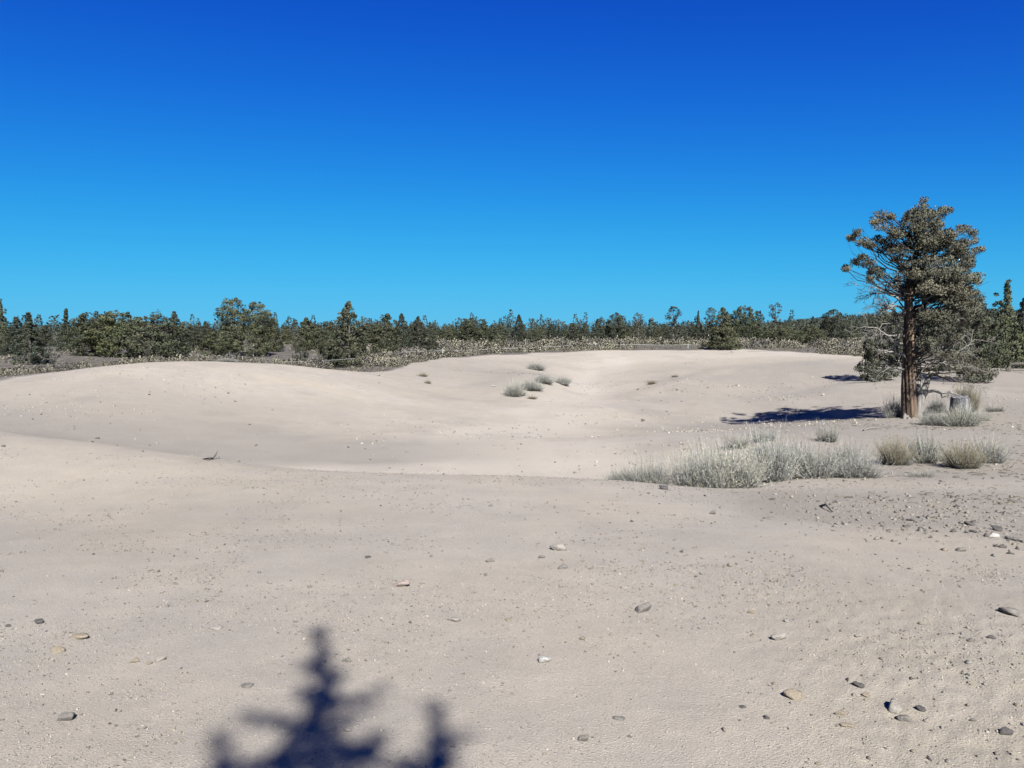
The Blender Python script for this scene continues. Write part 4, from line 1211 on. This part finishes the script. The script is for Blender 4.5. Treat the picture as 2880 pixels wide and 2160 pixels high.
# the 290 that show largest stay individuals; the rest become one mass
stuff_bush.sort(key=lambda b: -b[3] / b[1])
BIG = stuff_bush[:285]
for (x, y, z, s, u, gap) in BIG:
    o = obj('sagebrush', SAGE[r3.integers(0, 6)], None, (x, y, z - .03), (0, 0, r3.uniform(0, 6.28)), (s, s, s * r3.uniform(.6, .95)))
    if u < 1050:
        tag(o, 'grey sagebrush on the darker plain beyond the left mound', 'sagebrush', 'sagebrush beyond the left mound')
    elif u < 1750:
        tag(o, 'grey sagebrush in the thick belt along the centre of the far rim', 'sagebrush', 'sagebrush along the centre of the far rim')
    else:
        tag(o, 'tan-grey sagebrush in the wide belt right of centre behind the bare ground', 'sagebrush', 'sagebrush right of centre')
def sage_mass():
    rng = np.random.default_rng(66)
    bag = Bag()
    for (x, y, z, s, u, gap) in stuff_bush[285:]:
        m = 105 if y < 90 else 60
        d = unit(rng, m); d[:, 2] = np.abs(d[:, 2])
        ph = rng.uniform(0, 6, 3)
        lump = 1 + .22 * np.sin(5 * d[:, :1] + ph[0]) + .18 * np.sin(6 * d[:, 1:2] + ph[1])
        C = np.array([x, y, z]) + d * np.array([1, 1, .8]) * s * rng.uniform(.45, 1, (m, 1)) ** .5 * lump
        tuft = .66 + .55 * ((np.sin(d[:, 0] * 6 + ph[0]) * np.sin(d[:, 1] * 6 + ph[1]) * np.sin(d[:, 2] * 5 + ph[2])) > 0)
        c = (rng.uniform(.8, 1.15, m) * tuft)[:, None] * rng.uniform(.7, 1.2) * np.array([1, rng.uniform(.97, 1.03), rng.uniform(.9, 1.02)])
        leaf_quads(bag, C, d + np.array([0, 0, .25]) + rng.normal(0, .5, (m, 3)), s * .24 * rng.uniform(.7, 1.2, m), s * .13, rng,
                   d + np.array([0, 0, .3]), np.repeat(c, 4, 0))
    # low ground cover on the plain
    for i in range(5200):
        a = rng.uniform(math.radians(-40), math.radians(40)); d0 = float(np.interp(a, RIMA, RIMR)) + rng.exponential(14.0) + .3
        if d0 > 130: continue
        x, y = d0 * math.sin(a), d0 * math.cos(a); z = float(PLZ(x, y))
        m = 9; s = rng.uniform(.06, .2)
        dd = unit(rng, m); dd[:, 2] = np.abs(dd[:, 2])
        c = rng.uniform(.5, 1.0) * np.ones((m * 4, 3)) * np.array([1, .96, .9])
        leaf_quads(bag, np.array([x, y, z]) + dd * s * .5, dd + np.array([0, 0, .5]), s * .6 * rng.uniform(.7, 1.3, m), s * .25, rng, dd + np.array([0, 0, .4]), c)
    o = obj('low_sage_cover', bag.mesh('low_sage_cover', M_SAGE))
    tag(o, 'low grey scrub covering the plain between bushes', 'scrub', kind='stuff')
# quick lookup of ground height for thousands of small things
def PLZ(x, y): return gq(np.float64(x), np.float64(y))
sage_mass()

# ------------------------------------------------------------------ stones
def ico(sub):
    p = (1 + 5 ** .5) / 2
    V = [(-1, p, 0), (1, p, 0), (-1, -p, 0), (1, -p, 0), (0, -1, p), (0, 1, p), (0, -1, -p), (0, 1, -p), (p, 0, -1), (p, 0, 1), (-p, 0, -1), (-p, 0, 1)]
    F = [(0, 11, 5), (0, 5, 1), (0, 1, 7), (0, 7, 10), (0, 10, 11), (1, 5, 9), (5, 11, 4), (11, 10, 2), (10, 7, 6), (7, 1, 8), (3, 9, 4), (3, 4, 2), (3, 2, 6), (3, 6, 8), (3, 8, 9), (4, 9, 5), (2, 4, 11), (6, 2, 10), (8, 6, 7), (9, 8, 1)]
    V = [np.array(v) / np.linalg.norm(v) for v in V]
    for _ in range(sub):
        cache = {}; G = []
        def midp(a, b):
            key = (min(a, b), max(a, b))
            if key not in cache:
                m = V[a] + V[b]; V.append(m / np.linalg.norm(m)); cache[key] = len(V) - 1
            return cache[key]
        for a, b, c in F:
            x, y, z = midp(a, b), midp(b, c), midp(c, a)
            G += [(a, x, z), (b, y, x), (c, z, y), (x, y, z)]
        F = G
    return np.array(V), np.array(F)
ICO = {s: ico(s) for s in (0, 1, 2, 3)}

def rock_mesh(seed, sub, flat, mat, cuts=8, jag=.022):
    rng = np.random.default_rng(seed)
    V, F = ICO[sub]; V = V.copy()
    nrm = unit(rng, cuts); dd = rng.uniform(.36, .78, cuts)
    dots = V @ nrm.T
    f = np.where(dots > 1e-3, dd / np.maximum(dots, 1e-3), 9.0).min(1)
    V = V * np.minimum(f, 1.0)[:, None]
    V = V * (1 + jag * rng.normal(0, 1, (len(V), 1)))
    V = V * np.array([1.0, rng.uniform(.6, .9), flat])
    V -= (V.max(0) + V.min(0)) / 2
    V[:, 2] *= flat / max(V[:, 2].max(), 1e-3)
    V[:, :2] /= np.abs(V[:, 0]).max()
    return mesh_np('rock', V, F, mat)

ROCKS = {(c, f): [rock_mesh(500 + 20 * c + 7 * i + int(f * 10), 2, f, M_RK[c]) for i in range(2)] for c in range(6) for f in (.28, .62)}
SMALL = {c: [rock_mesh(900 + 10 * c + i, 1, (.45, .65, .55)[i], M_RK[c], 7, .07) for i in range(3)] for c in range(6)}

def stone(u, v, w, c, f, label, group=None, name='rock', rz=None, sink=.26, small=False, tilt=.15):
    p = hit(u, v)
    R = px_size(w, p[1]) / 2 * 1.12
    pool = SMALL[c] if small else ROCKS[(c, f)]
    o = obj(name, pool[RNG.integers(0, len(pool))], None, (p[0], p[1], p[2] + R * f * (.9 - 2 * sink) * .9),
            (RNG.normal(0, tilt), RNG.normal(0, tilt), RNG.uniform(-.5, .5) if rz is None else rz), (R, R, R))
    tag(o, label, 'rock', group)
    return o

HAND = [
    (188, 2022, 48, 1, .62, 'angular brown-grey rock with a black shaded side at lower left'),
    (225, 1795, 60, 3, .28, 'flat tan slab, larger of two at far left foreground'),
    (163, 1836, 34, 3, .62, 'small tan stone just below the flat tan slab at left'),
    (110, 1752, 24, 2, .62, 'dark lumpy stone above the flat tan slab at left'),
    (24, 1763, 15, 2, .62, 'small black stone at the left edge'),
    (377, 1862, 25, 3, .62, 'round tan stone, leftmost of three in a row'),
    (417, 1868, 24, 3, .28, 'tan stone, middle of three in a row'),
    (450, 1859, 24, 0, .62, 'pale stone, rightmost of three in a row'),
    (607, 1768, 36, 0, .28, 'pale flat stone up left of the shadow tip'),
    (1126, 1648, 60, 4, .28, 'pinkish flat slab half buried in the foreground'),
    (1378, 1580, 24, 1, .62, 'upright stone with dark left side, left of the pair in mid foreground'),
    (1276, 1745, 40, 0, .28, 'flat pale flake below the pinkish slab, to its right'),
    (977, 1860, 27, 1, .62, 'grey lump right beside the upper shadow of the tree'),
    (977, 2055, 24, 0, .62, 'pale stone right of the shadow\'s raised branch'),
    (693, 1931, 34, 1, .28, 'flat grey flake left of the shadow'),
    (1430, 1747, 15, 3, .62, 'small tan stone right of the flat pale flake'),
    (1035, 1569, 18, 2, .28, 'small dark flake above the pinkish slab'),
    (758, 1641, 16, 0, .62, 'little pale stone left of the pinkish slab'),
    (1570, 1547, 44, 0, .62, 'large pale rock in the middle foreground, shaded at left'),
    (1581, 1599, 26, 1, .62, 'round grey stone below the large pale rock'),
    (1522, 1569, 18, 1, .62, 'small grey stone left of the large pale rock'),
    (1805, 1718, 46, 1, .62, 'cracked grey rock in the right-centre foreground'),
    (1757, 1654, 24, 0, .28, 'thin pale stone above the cracked grey rock'),
    (2189, 1798, 44, 0, .62, 'pale rock with a black left side, right foreground'),
    (2112, 1724, 20, 3, .62, 'small tan stone above left of the pale black-sided rock'),
    (1531, 1860, 36, 5, .62, 'whitish crumbly rock in the centre foreground'),
    (2234, 1964, 48, 3, .62, 'brown-tan rock at lower right of centre'),
    (2413, 1931, 26, 2, .62, 'dark stone above a tan one at lower right'),
    (2437, 1960, 22, 3, .62, 'tan stone just below the dark one at lower right'),
    (2514, 1996, 48, 0, .62, 'long pale rock, upper of the touching pair at lower right'),
    (2543, 2026, 40, 1, .62, 'grey rock, lower of the touching pair at lower right'),
    (2589, 1997, 22, 2, .62, 'dark stone right of the touching pair'),
    (2384, 2043, 38, 3, .28, 'flat tan stone left of the touching pair, low'),
    (2361, 2009, 28, 3, .62, 'tan stone above the flat tan one at lower right'),
    (2830, 2064, 40, 2, .62, 'dark rock with deep black shade near the lower right corner'),
    (2735, 2025, 26, 1, .28, 'grey flake left of the dark corner rock'),
    (2856, 1728, 84, 1, .28, 'long grey slab cut by the right edge'),
    (1639, 2081, 34, 1, .62, 'grey-brown stone near the bottom, right of the shadow'),
    (2088, 1991, 20, 2, .28, 'small dark chip left of the brown-tan rock'),
    (2789, 1797, 22, 2, .62, 'dark-sided stone below the long edge slab'),
    (2729, 1802, 18, 1, .62, 'small grey stone left of the dark-sided one'),
    (2413, 1791, 20, 0, .62, 'small pale stone right of the pale black-sided rock'),
    (1742, 2021, 36, 1, .28, 'flat greyish flake at the bottom centre right'),
    (2004, 1446, 20, 1, .62, 'single grey stone on the slope below the shrub patch'),
    (2164, 1460, 30, 1, .28, 'flat grey plate below the shrub patch'),
    (1866, 1376, 24, 2, .62, 'dark stone against the lower edge of the shrub patch'),
    (2172, 1406, 20, 2, .28, 'dark chip right below the shrub patch'),
    (2615, 1456, 24, 1, .62, 'boxy grey stone at the top of the rubble strip'),
    (2562, 1464, 24, 2, .28, 'dark plate left of the boxy stone in the rubble strip'),
    (2803, 1491, 24, 2, .62, 'dark block near the right end of the rubble strip'),
    (2795, 1511, 28, 5, .62, 'white stone in the rubble strip near the right edge'),
    (2862, 1521, 54, 1, .28, 'broad grey slab at the right end of the rubble strip'),
    (2820, 1541, 22, 2, .62, 'dark stone below the white one in the rubble strip'),
    (2700, 1550, 26, 1, .62, 'grey wedge at the lower edge of the rubble strip'),
    (2593, 1494, 24, 2, .62, 'dark cracked stone in the middle of the rubble strip'),
    (2725, 1477, 22, 2, .62, 'dark pointed stone right of the middle of the rubble strip'),
    (2060, 991, 12, 0, .62, 'white boulder at the far edge of the bare ground'),
    (2315, 1112, 12, 0, .62, 'white boulder behind the tree shadow'),
    (1018, 1249, 9, 5, .62, 'white stone on the bowl floor'),
    (1062, 1056, 14, 0, .28, 'flat stone on the crest right of the left mound'),
    (1808, 1183, 9, 2, .62, 'dark stone, upper of two on the bowl floor'),
    (1806, 1186, 9, 2, .28, 'dark stone, lower of two on the bowl floor'),
    (1388, 1087, 12, 5, .28, 'white stone left of the shrubs on the bowl nose'),
    (10, 1256, 12, 1, .62, 'dark stone on the near slope at the left edge'),
    (272, 1233, 16, 2, .28, 'dark flat stone sitting on the left end of the near crest'),
]
for h in HAND:
    stone(*h)

# scattered stones: regions of the ground, label shared inside a region
r4 = np.random.default_rng(41)
REG = [
    # n, u range, v range, px size range, colours, label, group
    (34, (0, 1400), (1360, 1760), (7, 15), [0, 1, 1, 3, 2], 'small stone scattered on the smooth left half of the near slope', 'small stones, left near slope'),
    (36, (1400, 2880), (1560, 1900), (8, 17), [0, 1, 3, 2, 3], 'small stone scattered on the right half of the near slope', 'small stones, right near slope'),
    (26, (2000, 2880), (1850, 2150), (10, 20), [3, 1, 2, 3, 0], 'small stone in the churned soil at lower right', 'small stones in the churned soil'),
    (52, (2250, 2880), (1430, 1560), (7, 20), [1, 2, 2, 0, 1], 'rubble stone in the strip at the right below the shrubs', 'rubble strip stones'),
    (20, (1700, 2250), (1385, 1480), (6, 13), [1, 2, 0], 'small stone just below the big shrub patch', 'stones below the shrub patch'),
    (22, (0, 900), (1090, 1270), (6, 11), [1, 2, 0], 'small stone on the face of the left mound', 'stones on the left mound'),
    (30, (950, 1800), (1180, 1325), (5, 11), [0, 1, 2, 0], 'small stone on the floor of the bowl', 'stones on the bowl floor'),
    (30, (1780, 2150), (1080, 1200), (5, 10), [0, 1, 0, 2], 'pale rubble stone on the right flank of the bowl', 'rubble on the bowl\'s right flank'),
]
for nst, ur, vr, sr, cols, lab, grp in REG:
    for i in range(nst):
        u = r4.uniform(*ur); v = r4.uniform(*vr)
        if grp == 'rubble strip stones':
            v = 1440 + (u - 2250) / 630 * 70 + r4.normal(0, 22)
        w = sr[0] + (sr[1] - sr[0]) * r4.uniform(0, 1) ** 2
        stone(u, v, w, cols[r4.integers(0, len(cols))], .55, lab, grp, 'stone', r4.uniform(0, 6.28), .25, True, .3)

# gravel and grit: uncountable
def gravel():
    rng = np.random.default_rng(55)
    Vo = np.array([(1, 0, 0), (0, 1, 0), (-1, 0, 0), (0, -1, 0), (0, 0, 1), (0, 0, -1)], float)
    Fo = np.array([(0, 1, 4), (1, 2, 4), (2, 3, 4), (3, 0, 4), (1, 0, 5), (2, 1, 5), (3, 2, 5), (0, 3, 5)])
    shapes = []
    for i in range(12):
        v = (Vo + rng.normal(0, .22, Vo.shape)) * np.array([1.05, rng.uniform(.65, 1.0), rng.uniform(.5, .85)])
        shapes.append(v)
    xs, ys, ss = [], [], []
    def put(m, xr, yr, s0, s1, pw=2.5, mask=None):
        x = rng.uniform(xr[0], xr[1], m); y = rng.uniform(yr[0], yr[1], m)
        s = s0 + (s1 - s0) * rng.uniform(0, 1, m) ** pw
        keep = np.abs(x) < .72 * y + .6
        if mask is not None: keep &= rng.uniform(0, 1, m) < mask(x, y)
        xs.append(x[keep]); ys.append(y[keep]); ss.append(s[keep])
    patch = lambda x, y: np.clip(.38 + 1.6 * fbm(x / .8, y / .8, 3, 61), .04, 1)
    put(75000, (-4.2, 4.2), (2.5, 5.6), .0020, .0095, 3.5, patch)
    put(3000, (0.2, 4.4), (2.6, 6.0), .003, .014, 3, lambda x, y: rough_mask(x, y))
    put(48000, (-8, 8), (5, 11), .0034, .015, 3.5, patch)
    put(4500, (2.2, 8.0), (6.0, 10.0), .006, .034, 3, lambda x, y: rough_mask(x, y) * .8)
    put(13000, (-20, 20), (11, 32), .011, .050, 3.2, lambda x, y: np.clip(.2 + 1.8 * fbm(x / 3, y / 3, 3, 62), .03, 1))
    put(9000, (4, 18), (24, 44), .016, .07, 2.6, lambda x, y: np.clip(.1 + 2.0 * fbm(x / 2.5, y / 2.5, 3, 63), .0, 1) * sstep(1.0, .0, np.abs((x - 11 - .18 * (y - 34)) / 6)))
    put(3500, (-22, 26), (30, 62), .02, .06, 3, lambda x, y: np.clip(.05 + 1.8 * fbm(x / 4, y / 4, 3, 64), .0, 1) * (1 - plain_mask(x, y)))
    x = np.concatenate(xs); y = np.concatenate(ys); s = np.concatenate(ss)
    z = gq(x, y)
    m = len(x)
    a = rng.uniform(0, 6.28, m)
    V = np.zeros((m, 6, 3))
    sh = rng.integers(0, 12, m)
    S = np.stack(shapes)[sh] * s[:, None, None]
    ca, sa = np.cos(a)[:, None], np.sin(a)[:, None]
    V[:, :, 0] = S[:, :, 0] * ca - S[:, :, 1] * sa + x[:, None]
    V[:, :, 1] = S[:, :, 0] * sa + S[:, :, 1] * ca + y[:, None]
    V[:, :, 2] = S[:, :, 2] + (z + s * .18)[:, None]
    F = (Fo[None] + (np.arange(m) * 6)[:, None, None]).reshape(-1, 3)
    br = rng.choice([1.0, 1.15, 1.35, 1.6, .85, .65, .42], m, p=[.30, .2, .10, .04, .17, .12, .07])
    br = np.where((s > .009) & (y < 12), np.minimum(br, 1.0) * .88, br * np.where(y > 20, 1.2, 1.0))
    warm = rng.uniform(-.06, .08, m)
    c = np.stack([br * (1 + warm), br, br * (1 - warm)], 1)
    me = mesh_np('gravel', V.reshape(-1, 3), F, M_PEB, np.repeat(c, 6, 0))
    o = obj('gravel', me)
    tag(o, 'loose gravel and grit strewn over the bare earth', 'gravel', kind='stuff')
gravel()

# twig litter under the shrubs and round the old tree
def litter():
    rng = np.random.default_rng(56)
    bag = Bag()
    spots = [(9.0, 12.3, 4.2, 1.6, 420), (9.5, 15.0, 3.5, 2.0, 220), (12.6, 22.0, 3.6, 2.2, 420), (13.0, 25.5, 3.0, 1.6, 200), (1.8, 47, 3, 2.2, 120), (6.2, 44, 2.5, 3, 60), (6.5, 9.6, 2.0, .6, 120)]
    for cx, cy, sx, sy, m in spots:
        for i in range(m):
            x, y = cx + rng.normal(0, sx * .6), cy + rng.normal(0, sy * .6)
            l = rng.uniform(.03, .15); a = rng.uniform(0, 6.28)
            x2, y2 = x + l * math.cos(a), y + l * math.sin(a)
            z1, z2 = float(gq(x, y)), float(gq(x2, y2))
            P = np.array([[x, y, z1 + .008], [(x + x2) / 2 + rng.normal(0, .015), (y + y2) / 2 + rng.normal(0, .015), (z1 + z2) / 2 + rng.uniform(.008, .03)], [x2, y2, z2 + rng.uniform(.004, .02)]])
            r = rng.uniform(.003, .007)
            bag.add(*tube(P, [r, r, r * .6], 3), rng.uniform(.5, 1.9))
    o = obj('twig_litter', bag.mesh('twig_litter', M_TWIG))
    tag(o, 'dry twigs and bark litter under the shrubs and old tree', 'litter', kind='stuff')
litter()

# loose sticks
def stick(pix, rad, label, mat, lift=.03, name='stick'):
    pts = []
    for (u, v, dz) in pix:
        p = hit(u, v); pts.append(p + np.array([0, 0, dz]))
    org = pts[0].copy()
    b = Bag(); pts = np.array(pts) - org
    b.add(*tube(pts, np.linspace(rad, rad * .5, len(pts)), 6))
    o = obj(name, b.mesh('stick', mat), None, tuple(org)); tag(o, label, 'stick')
stick([(572, 1292, .01), (585, 1296, .03), (600, 1291, .02), (606, 1290, .10)], .018, 'forked bit of dead wood lying on the near crest, left piece', M_DEAD)
stick([(596, 1293, .01), (606, 1291, .06), (612, 1290, .18)], .02, 'dead wood end sticking up on the near crest', M_DEAD)
stick([(2306, 1424, .0), (2322, 1432, .05), (2340, 1442, .01)], .014, 'dark broken twig lying above the rubble strip', M_BARKD)
stick([(2428, 1212, .0), (2446, 1209, .06), (2466, 1207, .02)], .03, 'pale slab of wood lying below the old juniper', M_DEAD)
stick([(2822, 1449, .0), (2838, 1440, .05)], .008, 'short bleached twig near the right edge, left one', M_DEAD)
stick([(2822, 1449, .0), (2850, 1454, .02), (2880, 1453, .01)], .004, 'long bleached twig running to the right edge', M_DEAD)

# ------------------------------------------------------------------ white tape fence
def fence():
    px = [(-120, 1047, 37.0, 0), (146, 1038, 38.0, 1), (310, 1029, 39.5, 1), (480, 1024, 41.0, 0), (600, 1021, 42.0, 0), (717, 1016, 42.5, 1), (905, 1014, 46.0, 1), (1030, 1003, 52.0, 1),
          (1140, 988, 58.5, 0), (1245, 985, 62.5, 1), (1420, 980, 68.0, 0), (1598, 972, 73.0, 2), (1674, 967, 75.0, 1), (1800, 969, 76.0, 0), (1935, 969, 75.0, 1), (2010, 965, 73.0, 1)]
    pts = [at(u, v, Y) for u, v, Y, _ in px]
    root = empty('tape_fence', tuple(np.array([pts[0][0], pts[0][1], float(gq(pts[0][0], pts[0][1]))])))
    org = np.array(root.location)
    tag(root, 'low white single-tape fence running behind the bare ground', 'fence')
    for (u, v, Y, kind), p in zip(px, pts):
        g = float(gq(p[0], p[1]))
        if kind == 0: continue
        r = .045
        b = Bag()
        top = max(p[2] + .08, g + .4)
        q = np.array([[p[0], p[1], g - .1], [p[0], p[1], (g + top) / 2], [p[0], p[1], top]]) - org
        V, F = tube(q, [r, r, r * .92], 8)
        b.add(V, F)
        tp = V[-8:]
        b.add(tp, [(0, 1, 2, 3), (0, 3, 4, 7), (7, 4, 5, 6)])
        o = obj('post', b.mesh('post', M_WHITE if kind == 1 else M_BARKD), root)
        if kind == 2: o['label'] = 'dark wooden post of the fence'
    for i in range(len(pts) - 1):
        a, c = pts[i] - org, pts[i + 1] - org
        t = np.linspace(0, 1, 7)[:, None]
        P = a + (c - a) * t; P[:, 2] -= .05 * 4 * (t * (1 - t))[:, 0]
        V = []
        for p in P:
            for dy, dz in ((-.005, -.016), (.005, -.016), (.005, .016), (-.005, .016)):
                V.append(p + np.array([0, dy, dz]))
        F = []
        for k in range(6):
            for e in range(4):
                e2 = (e + 1) % 4
                F.append((k * 4 + e, k * 4 + e2, k * 4 + 4 + e2, k * 4 + 4 + e))
        b = Bag(); b.add(V, F)
        obj('tape', b.mesh('tape', M_WHITE), root)
fence()

# low timber barrier at the right edge
def barrier():
    p = hit(2836, 1034, 46.0); q = hit(2960, 1030, 47.5)
    root = empty('timber_barrier', tuple(p)); org = p
    tag(root, 'low timber barrier on short posts at the right edge', 'barrier')
    def boxmesh(x0, x1, y0, y1, z0, z1):
        b = Bag()
        V = [(x, y, z) for z in (z0, z1) for y in (y0, y1) for x in (x0, x1)]
        b.add(V, [(0, 2, 3, 1), (4, 5, 7, 6), (0, 1, 5, 4), (2, 6, 7, 3), (0, 4, 6, 2), (1, 3, 7, 5)])
        return b.mesh('timber', M_BARKD)
    for f in (0.0, .95):
        d = (q - org) * f
        obj('post', boxmesh(-.09, .09, -.09, .09, -.1, .36), root, tuple(d))
    L = np.linalg.norm((q - org)[:2])
    ang = math.atan2(q[1] - org[1], q[0] - org[0])
    obj('rail', boxmesh(-.15, L + .2, -.10, .10, .0, .16), root, (0, -.02, .363), (0, 0, ang))
barrier()

# pale dead snag in the bushy tree right of centre
def snag():
    p = hit(1317, 900, 89.0)
    b = Bag(); rng = np.random.default_rng(3)
    top = at(1317, 893, 89.0)[2] - p[2]
    b.add(*tube(wiggle([0, 0, -.1], [0.02, 0, top], 8, .012, rng), np.linspace(.05, .015, 9), 7))
    for i in range(7):
        z = rng.uniform(.4, .9) * top; a = rng.uniform(0, 6.28); l = rng.uniform(.15, .4)
        b.add(*tube(wiggle([0, 0, z], [l * math.cos(a), l * math.sin(a), z + .15], 3, .1, rng), [.02, .015, .01, .005], 4))
    o = obj('dead_snag', b.mesh('dead_snag', M_DEAD), None, tuple(p))
    tag(o, 'thin pale dead trunk standing before the bushy juniper', 'dead tree')
snag()
